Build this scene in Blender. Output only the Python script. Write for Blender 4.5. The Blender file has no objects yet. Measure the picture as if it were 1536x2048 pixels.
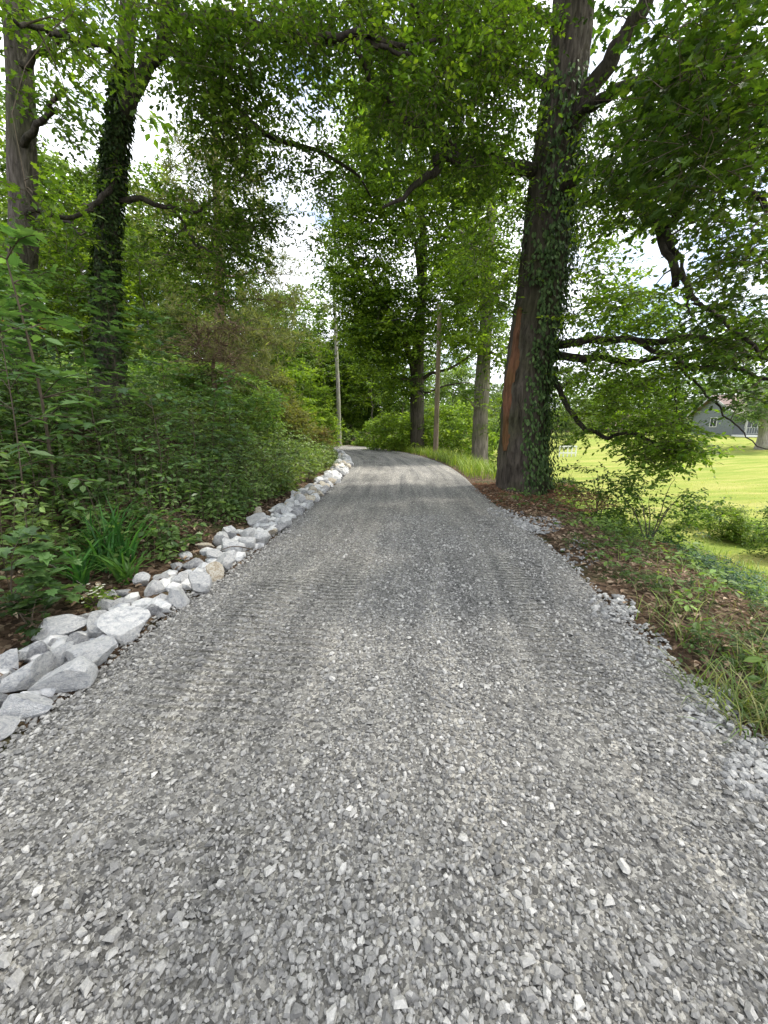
import bpy, math
import numpy as np
from math import radians, sin, cos, pi

# ------------------------------------------------------------------ camera, world, sun
C = bpy.context.scene
COL = C.collection
PITCH = radians(12.4)
EYE = np.array([0.0, 0.0, 1.5])
cd = bpy.data.cameras.new('camera'); cam = bpy.data.objects.new('camera', cd); COL.objects.link(cam)
cd.sensor_fit = 'HORIZONTAL'; cd.sensor_width = 36; cd.lens = 18
cd.clip_start = 0.05; cd.clip_end = 1500
cam.location = EYE; cam.rotation_euler = (radians(90) - PITCH, 0, 0)
C.camera = cam

SUN_EL, SUN_AZ = radians(60), radians(72)      # azimuth from +Y towards +X
sd = bpy.data.lights.new('sun', 'SUN'); sun = bpy.data.objects.new('sun', sd); COL.objects.link(sun)
sd.energy = 3.6; sd.angle = radians(4.0); sd.color = (1.0, 0.95, 0.86)
sun.rotation_euler = (radians(90) - SUN_EL, 0, pi - SUN_AZ)
W = bpy.data.worlds.new('World'); C.world = W; W.use_nodes = True
wt = W.node_tree; wn = wt.nodes; wl = wt.links
bg = wn['Background']; bg.inputs['Strength'].default_value = 0.15
sky = wn.new('ShaderNodeTexSky'); sky.sky_type = 'NISHITA'; sky.sun_disc = False
sky.sun_elevation = SUN_EL; sky.sun_rotation = SUN_AZ
sky.air_density = 1.0; sky.dust_density = 1.5
tc = wn.new('ShaderNodeTexCoord'); mp = wn.new('ShaderNodeMapping'); mp.inputs['Scale'].default_value = (1, 1, 2.2)
nz = wn.new('ShaderNodeTexNoise'); nz.inputs['Scale'].default_value = 2.6; nz.inputs['Detail'].default_value = 6; nz.inputs['Roughness'].default_value = .58
rp = wn.new('ShaderNodeValToRGB'); rp.color_ramp.elements[0].position = .34; rp.color_ramp.elements[1].position = .49
mx = wn.new('ShaderNodeMix'); mx.data_type = 'RGBA'
wl.new(tc.outputs['Generated'], mp.inputs['Vector']); wl.new(mp.outputs['Vector'], nz.inputs['Vector'])
wl.new(nz.outputs['Fac'], rp.inputs['Fac']); wl.new(rp.outputs['Color'], mx.inputs[0])
wl.new(sky.outputs['Color'], mx.inputs[6]); mx.inputs[7].default_value = (8.6, 8.9, 9.4, 1)
wl.new(mx.outputs[2], bg.inputs['Color'])
C.view_settings.view_transform = 'Standard'; C.view_settings.look = 'None'
C.view_settings.gamma = 1; C.view_settings.use_curve_mapping = False
C.view_settings.exposure = 0.88
C.cycles.max_bounces = 8; C.cycles.diffuse_bounces = 4; C.cycles.transmission_bounces = 4
C.cycles.transparent_max_bounces = 4; C.cycles.glossy_bounces = 2; C.cycles.sample_clamp_indirect = 6

rng = np.random.default_rng(11)
U = lambda a, b, n=None: rng.uniform(a, b, n)

# ------------------------------------------------------------------ geometry helpers
def ray(u, v):
    a = (u - 768) / 768.0; b = (1024 - v) / 768.0
    return np.array([a, cos(PITCH) + b * sin(PITCH), -sin(PITCH) + b * cos(PITCH)])
def P(u, v, Y):                          # point of the place seen in direction (u, v), Y metres ahead
    d = ray(u, v); return EYE + d * (Y / d[1])
def vnoise(p, seed=0):
    p = np.asarray(p, float); i = np.floor(p).astype(np.int64); f = p - i; f = f * f * (3 - 2 * f)
    def h(ix, iy, iz):
        n = (ix * 73856093) ^ (iy * 19349663) ^ (iz * 83492791) ^ (seed * 2654435761)
        n = (n ^ (n >> 13)) * 1274126177 & 0x7fffffff
        return ((n ^ (n >> 16)) & 0xffff) / 65535.0
    x, y, z = i[..., 0], i[..., 1], i[..., 2]; fx, fy, fz = f[..., 0], f[..., 1], f[..., 2]
    r = 0
    for dx in (0, 1):
        for dy in (0, 1):
            for dz in (0, 1):
                r = r + h(x + dx, y + dy, z + dz) * np.where(dx, fx, 1 - fx) * np.where(dy, fy, 1 - fy) * np.where(dz, fz, 1 - fz)
    return r * 2 - 1
def fbm(p, o=3, seed=0):
    p = np.asarray(p, float); r = 0; a = 1
    for k in range(o): r = r + a * vnoise(p * 2 ** k, seed + k); a *= .5
    return r
def n2(x, y, s, o=2, seed=0):
    x = np.asarray(x, float); y = np.asarray(y, float)
    x, y = np.broadcast_arrays(x, y); return fbm(np.stack([x * s, y * s, np.full(x.shape, 3.3)], -1), o, seed)
def smooth(t): t = np.clip(t, 0, 1); return t * t * (3 - 2 * t)
def catmull(pts, n):
    pts = np.asarray(pts, float); m = len(pts)
    if m == 2: t = np.linspace(0, 1, n)[:, None]; return pts[0] * (1 - t) + pts[1] * t
    q = np.vstack([2 * pts[0] - pts[1], pts, 2 * pts[-1] - pts[-2]])
    s = np.linspace(0, m - 1 - 1e-9, n); i = s.astype(int); t = (s - i)[:, None]
    a, b, c, d = q[i], q[i + 1], q[i + 2], q[i + 3]
    return .5 * (2 * b + (c - a) * t + (2 * a - 5 * b + 4 * c - d) * t ** 2 + (3 * b - a - 3 * c + d) * t ** 3)

class MB:                                # collects polygons of any size with a colour per vertex
    def __init__(s): s.V = []; s.L = []; s.S = []; s.Cc = []; s.n = 0; s.has_col = False
    def add(s, V, faces, col=None):
        V = np.asarray(V, float).reshape(-1, 3)
        s.V.append(V)
        s.L.append(np.concatenate([np.asarray(f) for f in faces]) + s.n); s.S.append(np.array([len(f) for f in faces]))
        if col is None: s.Cc.append(np.ones((len(V), 3)) * .5)
        else: s.has_col = True; s.Cc.append(np.broadcast_to(np.asarray(col, float), (len(V), 3)))
        s.n += len(V)
    def add_many(s, proto, faces, M, T, col=None):       # proto (k,3), M (N,3,3) rows: local axes scaled, T (N,3)
        N = len(T)
        if N == 0: return
        k = len(proto)
        V = np.einsum('ki,nij->nkj', proto, M) + T[:, None, :]
        base = np.concatenate([np.asarray(f) for f in faces]); sz = np.array([len(f) for f in faces])
        s.V.append(V.reshape(-1, 3)); s.L.append((base[None] + (np.arange(N) * k)[:, None]).ravel() + s.n)
        s.S.append(np.tile(sz, N))
        if col is None: s.Cc.append(np.ones((N * k, 3)) * .5)
        else: s.has_col = True; s.Cc.append(np.repeat(col, k, 0))
        s.n += N * k
    def tube(s, pts, rad, sides=8, cap=True, col=None):
        pts = np.asarray(pts, float); rad = np.broadcast_to(np.asarray(rad, float), (len(pts),))
        T = np.gradient(pts, axis=0); T /= np.linalg.norm(T, axis=1, keepdims=True) + 1e-9
        a = np.array([1., 0, 0]) if abs(T[0][0]) < .8 else np.array([0, 1., 0])
        N1 = np.zeros_like(pts)
        for i in range(len(pts)):
            a = a - T[i] * a.dot(T[i]); a /= np.linalg.norm(a) + 1e-9; N1[i] = a
        N2 = np.cross(T, N1); th = np.linspace(0, 2 * pi, sides, endpoint=False)
        V = pts[:, None] + rad[:, None, None] * (np.cos(th)[None, :, None] * N1[:, None] + np.sin(th)[None, :, None] * N2[:, None])
        F = []
        for i in range(len(pts) - 1):
            o = i * sides
            for j in range(sides): F.append((o + j, o + (j + 1) % sides, o + sides + (j + 1) % sides, o + sides + j))
        if cap: F.append(tuple(range(sides))[::-1]); F.append(tuple((len(pts) - 1) * sides + j for j in range(sides)))
        s.add(V.reshape(-1, 3), F, col)
    def box(s, x0, x1, y0, y1, z0, z1, fr=None, col=None):
        V = np.array([(x, y, z) for z in (z0, z1) for y in (y0, y1) for x in (x0, x1)], float)
        if fr is not None: V = fr(V)
        s.add(V, [(0, 2, 3, 1), (4, 5, 7, 6), (0, 1, 5, 4), (2, 6, 7, 3), (0, 4, 6, 2), (1, 3, 7, 5)], col)
    def build(s, name, mat, parent=None, smooth_=False, uv=None, link=True, origin=None):
        V = np.concatenate(s.V).astype(np.float32); L = np.concatenate(s.L).astype(np.int32); S = np.concatenate(s.S).astype(np.int32)
        if origin is not None: V = V - np.asarray(origin, np.float32)
        me = bpy.data.meshes.new(name)
        me.vertices.add(len(V)); me.vertices.foreach_set('co', V.ravel())
        me.loops.add(len(L)); me.loops.foreach_set('vertex_index', L)
        me.polygons.add(len(S)); st = np.concatenate([[0], np.cumsum(S)[:-1]]).astype(np.int32)
        me.polygons.foreach_set('loop_start', st); me.polygons.foreach_set('loop_total', S)
        if s.has_col:
            ca = me.attributes.new('col', 'FLOAT_COLOR', 'POINT'); cc = np.concatenate(s.Cc)
            ca.data.foreach_set('color', np.hstack([cc, np.ones((len(cc), 1))]).astype(np.float32).ravel())
        me.update(calc_edges=True)
        me.shade_smooth() if smooth_ else me.shade_flat()
        me.validate()
        me.materials.append(mat)
        if not link: return me
        o = bpy.data.objects.new(name, me); COL.objects.link(o)
        if parent is not None: o.parent = parent
        if origin is not None and parent is None: o.location = tuple(map(float, origin))
        return o

def tag(o, label=None, cat=None, group=None, kind=None):
    if label: o['label'] = label
    if cat: o['category'] = cat
    if group: o['group'] = group
    if kind: o['kind'] = kind
    return o
def empty(name, loc, label, cat, group=None):
    o = bpy.data.objects.new(name, None); COL.objects.link(o); o.location = tuple(map(float, loc)); o.empty_display_size = .2
    return tag(o, label, cat, group)
def stuff(o): o['kind'] = 'stuff'; return o
def copy_tree(o, parent=None):
    c = o.copy(); COL.objects.link(c); c.parent = parent
    for ch in list(o.children): copy_tree(ch, c)
    return c

# ------------------------------------------------------------------ materials
def mat(name):
    m = bpy.data.materials.new(name); m.use_nodes = True; nt = m.node_tree
    return m, nt, nt.nodes, nt.links, nt.nodes['Principled BSDF']
def N(nt, t, **k):
    n = nt.nodes.new(t)
    for a, b in k.items():
        if a in n.inputs.keys(): n.inputs[a].default_value = b
        else: setattr(n, a, b)
    return n
def ramp(nt, stops):
    r = nt.nodes.new('ShaderNodeValToRGB'); e = r.color_ramp.elements
    while len(e) < len(stops): e.new(.5)
    for i, (p, c) in enumerate(stops): e[i].position = p; e[i].color = (*c, 1)
    return r
def leaf_mat(name, trans=.45, rough=.5, spec=.25, tint=(1.5, 1.55, .55)):
    m, nt, n, l, b = mat(name)
    a = N(nt, 'ShaderNodeAttribute', attribute_name='col')
    l.new(a.outputs['Color'], b.inputs['Base Color']); b.inputs['Roughness'].default_value = rough
    b.inputs['Specular IOR Level'].default_value = spec
    mu = N(nt, 'ShaderNodeMix', data_type='RGBA', blend_type='MULTIPLY'); mu.inputs[0].default_value = 1
    l.new(a.outputs['Color'], mu.inputs[6]); mu.inputs[7].default_value = (*tint, 1)
    t = N(nt, 'ShaderNodeBsdfTranslucent'); l.new(mu.outputs[2], t.inputs['Color'])
    ms = N(nt, 'ShaderNodeMixShader'); ms.inputs[0].default_value = trans
    l.new(b.outputs[0], ms.inputs[1]); l.new(t.outputs[0], ms.inputs[2]); l.new(ms.outputs[0], n['Material Output'].inputs['Surface'])
    return m
M_LEAF = leaf_mat('leaf'); M_GRASS = leaf_mat('grass_blade', .35, .45, .3)
M_UNDER = leaf_mat('undergrowth_leaf', .42, .42, .55, (1.5, 1.55, .7)); M_IVY = leaf_mat('ivy_leaf', .25, .5, .25); M_LITTER = leaf_mat('dead_leaf', .15, .8, .1, (1.2, 1, .8))
def bark_mat(name, c0, c1, sc=1.0, bump=.8):
    m, nt, n, l, b = mat(name)
    t = N(nt, 'ShaderNodeTexCoord'); mp = N(nt, 'ShaderNodeMapping'); mp.inputs['Scale'].default_value = (14 * sc, 14 * sc, 2.2 * sc)
    l.new(t.outputs['Object'], mp.inputs['Vector'])
    nz = N(nt, 'ShaderNodeTexNoise', Scale=1.0, Detail=8, Roughness=.65, Distortion=.6); l.new(mp.outputs[0], nz.inputs['Vector'])
    vo = N(nt, 'ShaderNodeTexVoronoi', Scale=1.3, feature='DISTANCE_TO_EDGE'); l.new(mp.outputs[0], vo.inputs['Vector'])
    r = ramp(nt, [(.3, c0), (.62, c1)]); l.new(nz.outputs['Fac'], r.inputs['Fac'])
    big = N(nt, 'ShaderNodeTexNoise', Scale=1.1, Detail=3); l.new(t.outputs['Object'], big.inputs['Vector'])
    br = ramp(nt, [(.42, (1, 1, 1)), (.62, (.75, .85, .62))]); l.new(big.outputs['Fac'], br.inputs['Fac'])
    mu = N(nt, 'ShaderNodeMix', data_type='RGBA', blend_type='MULTIPLY'); mu.inputs[0].default_value = 1
    l.new(r.outputs[0], mu.inputs[6]); l.new(br.outputs[0], mu.inputs[7]); l.new(mu.outputs[2], b.inputs['Base Color'])
    ad = N(nt, 'ShaderNodeMath', operation='ADD'); sm = N(nt, 'ShaderNodeMath', operation='MULTIPLY'); sm.inputs[1].default_value = 1.2
    l.new(vo.outputs['Distance'], sm.inputs[0]); l.new(sm.outputs[0], ad.inputs[0]); l.new(nz.outputs['Fac'], ad.inputs[1])
    bp = N(nt, 'ShaderNodeBump', Strength=bump, Distance=.03); l.new(ad.outputs[0], bp.inputs['Height']); l.new(bp.outputs[0], b.inputs['Normal'])
    b.inputs['Roughness'].default_value = .9; b.inputs['Specular IOR Level'].default_value = .15
    return m
M_BARK_OAK = bark_mat('oak_bark', (.018, .015, .012), (.11, .093, .076), .8, 1.0)
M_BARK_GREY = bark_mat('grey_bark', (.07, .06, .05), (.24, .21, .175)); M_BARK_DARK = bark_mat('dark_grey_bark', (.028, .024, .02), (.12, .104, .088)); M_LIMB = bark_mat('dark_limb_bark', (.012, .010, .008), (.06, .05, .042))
M_BARK_PALE = bark_mat('pale_bark', (.15, .135, .115), (.34, .315, .28), 1.0, .3)
M_BARK_PINE = bark_mat('pine_bark', (.07, .045, .035), (.22, .15, .11))
M_TWIG = bark_mat('twig_bark', (.05, .04, .03), (.13, .10, .08), 1, .2)
M_WOOD = bark_mat('weathered_pole_wood', (.14, .105, .08), (.26, .20, .155), 1.2, .3)
def flat_mat(name, c, rough=.7, noise=.25, sc=8, bump=0.0, metal=0):
    m, nt, n, l, b = mat(name)
    t = N(nt, 'ShaderNodeTexCoord'); nz = N(nt, 'ShaderNodeTexNoise', Scale=sc, Detail=6, Roughness=.6); l.new(t.outputs['Object'], nz.inputs['Vector'])
    r = ramp(nt, [(.3, tuple(x * (1 - noise) for x in c)), (.7, tuple(min(1, x * (1 + noise)) for x in c))]); l.new(nz.outputs['Fac'], r.inputs['Fac'])
    l.new(r.outputs[0], b.inputs['Base Color']); b.inputs['Roughness'].default_value = rough; b.inputs['Metallic'].default_value = metal
    if bump:
        bp = N(nt, 'ShaderNodeBump', Strength=bump, Distance=.01); l.new(nz.outputs['Fac'], bp.inputs['Height']); l.new(bp.outputs[0], b.inputs['Normal'])
    return m
def rock_mat(name, lo, mid, hi):
    m, nt, n, l, b = mat(name)
    t = N(nt, 'ShaderNodeTexCoord'); oi = N(nt, 'ShaderNodeObjectInfo')
    sc = N(nt, 'ShaderNodeVectorMath', operation='MULTIPLY_ADD'); sc.inputs[1].default_value = (1, 1, 1)
    cb = N(nt, 'ShaderNodeCombineXYZ'); mm = N(nt, 'ShaderNodeMath', operation='MULTIPLY'); mm.inputs[1].default_value = 37
    l.new(oi.outputs['Random'], mm.inputs[0]); l.new(mm.outputs[0], cb.inputs[0])
    l.new(t.outputs['Object'], sc.inputs[0]); l.new(cb.outputs[0], sc.inputs[2])
    nz = N(nt, 'ShaderNodeTexNoise', Scale=4, Detail=9, Roughness=.6, Distortion=1.2); l.new(sc.outputs[0], nz.inputs['Vector'])
    r = ramp(nt, [(.30, lo), (.45, mid), (.60, hi)]); l.new(nz.outputs['Fac'], r.inputs['Fac'])
    ve = N(nt, 'ShaderNodeTexNoise', Scale=5, Detail=4, Distortion=2.5); l.new(sc.outputs[0], ve.inputs['Vector'])
    vr = ramp(nt, [(.47, (1, 1, 1)), (.5, (.72, .74, .78)), (.53, (1, 1, 1))]); l.new(ve.outputs['Fac'], vr.inputs['Fac'])
    rv = N(nt, 'ShaderNodeMapRange'); rv.inputs['To Min'].default_value = .78; rv.inputs['To Max'].default_value = 1.08; l.new(oi.outputs['Random'], rv.inputs['Value'])
    m1 = N(nt, 'ShaderNodeMix', data_type='RGBA', blend_type='MULTIPLY'); m1.inputs[0].default_value = .8
    l.new(r.outputs[0], m1.inputs[6]); l.new(vr.outputs[0], m1.inputs[7])
    m2 = N(nt, 'ShaderNodeVectorMath', operation='SCALE'); l.new(m1.outputs[2], m2.inputs[0]); l.new(rv.outputs[0], m2.inputs['Scale'])
    l.new(m2.outputs[0], b.inputs['Base Color']); b.inputs['Roughness'].default_value = .8; b.inputs['Specular IOR Level'].default_value = .3
    n3 = N(nt, 'ShaderNodeTexNoise', Scale=13, Detail=9, Roughness=.66, Distortion=.6); l.new(sc.outputs[0], n3.inputs['Vector'])
    bp = N(nt, 'ShaderNodeBump', Strength=.8, Distance=.03); l.new(n3.outputs['Fac'], bp.inputs['Height']); l.new(bp.outputs[0], b.inputs['Normal'])
    return m
M_ROCK = rock_mat('white_limestone', (.30, .31, .33), (.52, .52, .52), (.68, .665, .64))
M_ROCK_TAN = rock_mat('tan_limestone', (.28, .22, .16), (.46, .39, .29), (.62, .58, .50))
M_ROCK_GREY = rock_mat('grey_limestone', (.17, .17, .18), (.32, .32, .33), (.48, .47, .46))

# ------------------------------------------------------------------ road line and terrain
RC = np.array([(0, -9), (0, -4), (0, 0), (.05, 2.4), (.28, 4.4), (.37, 6.6), (.47, 9.3), (.62, 12.4), (.56, 15.9), (.1, 19.8), (-.85, 24), (-2.3, 28.3),
               (-4.2, 31.4), (-7.4, 33.6), (-14, 35.4), (-30, 37), (-60, 38)], float)
RL = catmull(np.c_[RC, np.zeros(len(RC))], 700)[:, :2]
seg = np.linalg.norm(np.diff(RL, axis=0), axis=1); RLEN = np.r_[0, np.cumsum(seg)]
HWID = np.interp(RL[:, 1], [0, 2.4, 9, 14, 20, 40], [1.87, 1.87, 1.86, 2.0, 2.1, 2.0])
RT = np.gradient(RL, axis=0); RT /= np.linalg.norm(RT, axis=1, keepdims=True)
RN = np.c_[RT[:, 1], -RT[:, 0]]                     # to the right of travel
def road_sd(X, Y):                                  # signed lateral offset, half width, length along
    X = np.asarray(X, float); sh = X.shape; q = np.c_[X.ravel(), np.asarray(Y, float).ravel()]
    best = np.empty(len(q), int)
    for i in range(0, len(q), 20000):
        d = ((q[i:i + 20000, None] - RL[None, ::2]) ** 2).sum(-1); best[i:i + 20000] = d.argmin(1) * 2
    best = np.clip(best, 0, len(RL) - 1); dv = q - RL[best]
    lat = (dv * RN[best]).sum(1); dist = np.linalg.norm(dv, axis=1)
    s = np.where(lat >= 0, 1, -1) * np.where((best > 0) & (best < len(RL) - 2), np.abs(lat), dist)
    al = RLEN[best] + (dv * RT[best]).sum(1)
    return s.reshape(sh), HWID[best].reshape(sh), al.reshape(sh)
def ground(X, Y):
    X = np.asarray(X, float); Y = np.asarray(Y, float)
    s, w, al = road_sd(X, Y)
    dL = -s - w; dR = s - w
    hl = .03 + 1.75 * smooth((dL - .35) / 4.2) + .10 * np.clip(dL - 3.5, 0, 25)
    hl *= .62 + .38 * smooth((Y + 1) / 6)
    hr = -1.45 * smooth((dR - .45) / 4.6) + 1.95 * smooth((dR - 8) / 40) + .02 * np.clip(dR - 60, 0, 400)
    h = np.where(dL > 0, hl, np.where(dR > 0, hr, 0))
    out = np.clip(np.maximum(dL, dR), 0, 1.2) / 1.2
    h = h + out * (.07 * n2(X, Y, .8, 3) + .25 * np.clip(np.maximum(dL, dR) / 30, 0, 1) * n2(X, Y, .08, 2, 5))
    far = np.hypot(X, Y)
    h = h + .03 * np.clip(far - 90, 0, 400) * (.5 + .5 * n2(X, Y, .01, 2, 9))
    return np.where((dL < 0) & (dR < 0), -.045, h - .012)
def g1(x, y): return float(ground(np.array([x]), np.array([y]))[0])
def on_ground(u, v, lo=.7, hi=80):
    d = ray(u, v); t = np.geomspace(lo, hi, 700); q = EYE + t[:, None] * d
    h = ground(q[:, 0], q[:, 1]); k = np.argmax(q[:, 2] < np.maximum(h, 0 * h - 5)); 
    return q[k] if (q[:, 2] < h).any() else q[-1]

def warp(a, b, n, c, k):                            # grid lines dense near c
    s = np.linspace(math.asinh((a - c) / k), math.asinh((b - c) / k), n); return c + k * np.sinh(s)
gx = warp(-400, 420, 250, 0, 5); gy = warp(-40, 700, 240, 4, 6)
GX, GY = np.meshgrid(gx, gy); GZ = ground(GX, GY)
sS, wS, aS = road_sd(GX, GY)
nx, ny = len(gx), len(gy)
idx = np.arange(nx * ny).reshape(ny, nx)
quads = np.stack([idx[:-1, :-1], idx[:-1, 1:], idx[1:, 1:], idx[1:, :-1]], -1).reshape(-1, 4)
cX = (GX[:-1, :-1] + GX[1:, 1:]).ravel() / 2; cY = (GY[:-1, :-1] + GY[1:, 1:]).ravel() / 2
dRc = (sS - wS)[:-1, :-1].ravel()
islawn = (dRc > 3.6 + .8 * n2(cX, cY, .5)) & (cX > 2) & (cY < 75) & (dRc < 95) & (cX + .2 * cY > 9.5)
def grid_obj(name, sel, m):
    q = quads[sel]; used = np.unique(q); re = -np.ones(nx * ny, int); re[used] = np.arange(len(used))
    b = MB(); V = np.c_[GX.ravel(), GY.ravel(), GZ.ravel()][used]
    b.V = [V]; b.L = [re[q].ravel()]; b.S = [np.full(len(q), 4)]; b.Cc = [np.ones((len(V), 3)) * .5]
    return b.build(name, m, smooth_=True)

# forest floor: leaf litter, dirt and moss
def floor_mat():
    m, nt, n, l, b = mat('forest_floor')
    t = N(nt, 'ShaderNodeTexCoord')
    vo = N(nt, 'ShaderNodeTexVoronoi', Scale=22, Randomness=1); n1 = N(nt, 'ShaderNodeTexNoise', Scale=1.2, Detail=6, Roughness=.6)
    n4 = N(nt, 'ShaderNodeTexNoise', Scale=40, Detail=6, Roughness=.7)
    for q in (vo, n1, n4): l.new(t.outputs['Object'], q.inputs['Vector'])
    sp = N(nt, 'ShaderNodeSeparateColor'); l.new(vo.outputs['Color'], sp.inputs[0])
    r = ramp(nt, [(0, (.03, .021, .014)), (.35, (.07, .046, .030)), (.7, (.12, .08, .053)), (1, (.21, .155, .105))]); l.new(sp.outputs[0], r.inputs['Fac'])
    r2 = ramp(nt, [(.52, (0, 0, 0)), (.68, (1, 1, 1))]); l.new(n1.outputs['Fac'], r2.inputs['Fac'])
    mm = N(nt, 'ShaderNodeMix', data_type='RGBA'); l.new(r2.outputs[0], mm.inputs[0]); l.new(r.outputs[0], mm.inputs[6]); mm.inputs[7].default_value = (.035, .055, .015, 1)
    l.new(mm.outputs[2], b.inputs['Base Color']); b.inputs['Roughness'].default_value = .95; b.inputs['Specular IOR Level'].default_value = .1
    bp = N(nt, 'ShaderNodeBump', Strength=.9, Distance=.03); ad = N(nt, 'ShaderNodeMath', operation='ADD')
    l.new(vo.outputs['Distance'], ad.inputs[0]); l.new(n4.outputs['Fac'], ad.inputs[1]); l.new(ad.outputs[0], bp.inputs['Height']); l.new(bp.outputs[0], b.inputs['Normal'])
    return m
def lawn_mat():
    m, nt, n, l, b = mat('mown_grass')
    t = N(nt, 'ShaderNodeTexCoord'); mp = N(nt, 'ShaderNodeMapping'); mp.inputs['Rotation'].default_value = (0, 0, radians(-38)); mp.inputs['Scale'].default_value = (.25, 1.6, 1)
    l.new(t.outputs['Object'], mp.inputs['Vector'])
    a = N(nt, 'ShaderNodeTexNoise', Scale=.8, Detail=6, Roughness=.65); l.new(mp.outputs[0], a.inputs['Vector'])
    f = N(nt, 'ShaderNodeTexNoise', Scale=25, Detail=6, Roughness=.8); l.new(t.outputs['Object'], f.inputs['Vector'])
    r = ramp(nt, [(.3, (.14, .215, .04)), (.5, (.24, .27, .065)), (.68, (.34, .315, .115))]); l.new(a.outputs['Fac'], r.inputs['Fac'])
    r2 = ramp(nt, [(.3, (.42, .5, .4)), (.7, (1.35, 1.28, 1.3))]); l.new(f.outputs['Fac'], r2.inputs['Fac'])
    mu = N(nt, 'ShaderNodeMix', data_type='RGBA', blend_type='MULTIPLY'); mu.inputs[0].default_value = 1
    l.new(r.outputs[0], mu.inputs[6]); l.new(r2.outputs[0], mu.inputs[7]); l.new(mu.outputs[2], b.inputs['Base Color'])
    b.inputs['Roughness'].default_value = 1; b.inputs['Specular IOR Level'].default_value = .05
    bp = N(nt, 'ShaderNodeBump', Strength=.6, Distance=.05); l.new(f.outputs['Fac'], bp.inputs['Height']); l.new(bp.outputs[0], b.inputs['Normal'])
    return m
M_FLOOR = floor_mat(); M_LAWN = lawn_mat()
tag(grid_obj('ground', ~islawn, M_FLOOR), kind='structure')
tag(grid_obj('lawn', islawn, M_LAWN), kind='structure')

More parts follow.
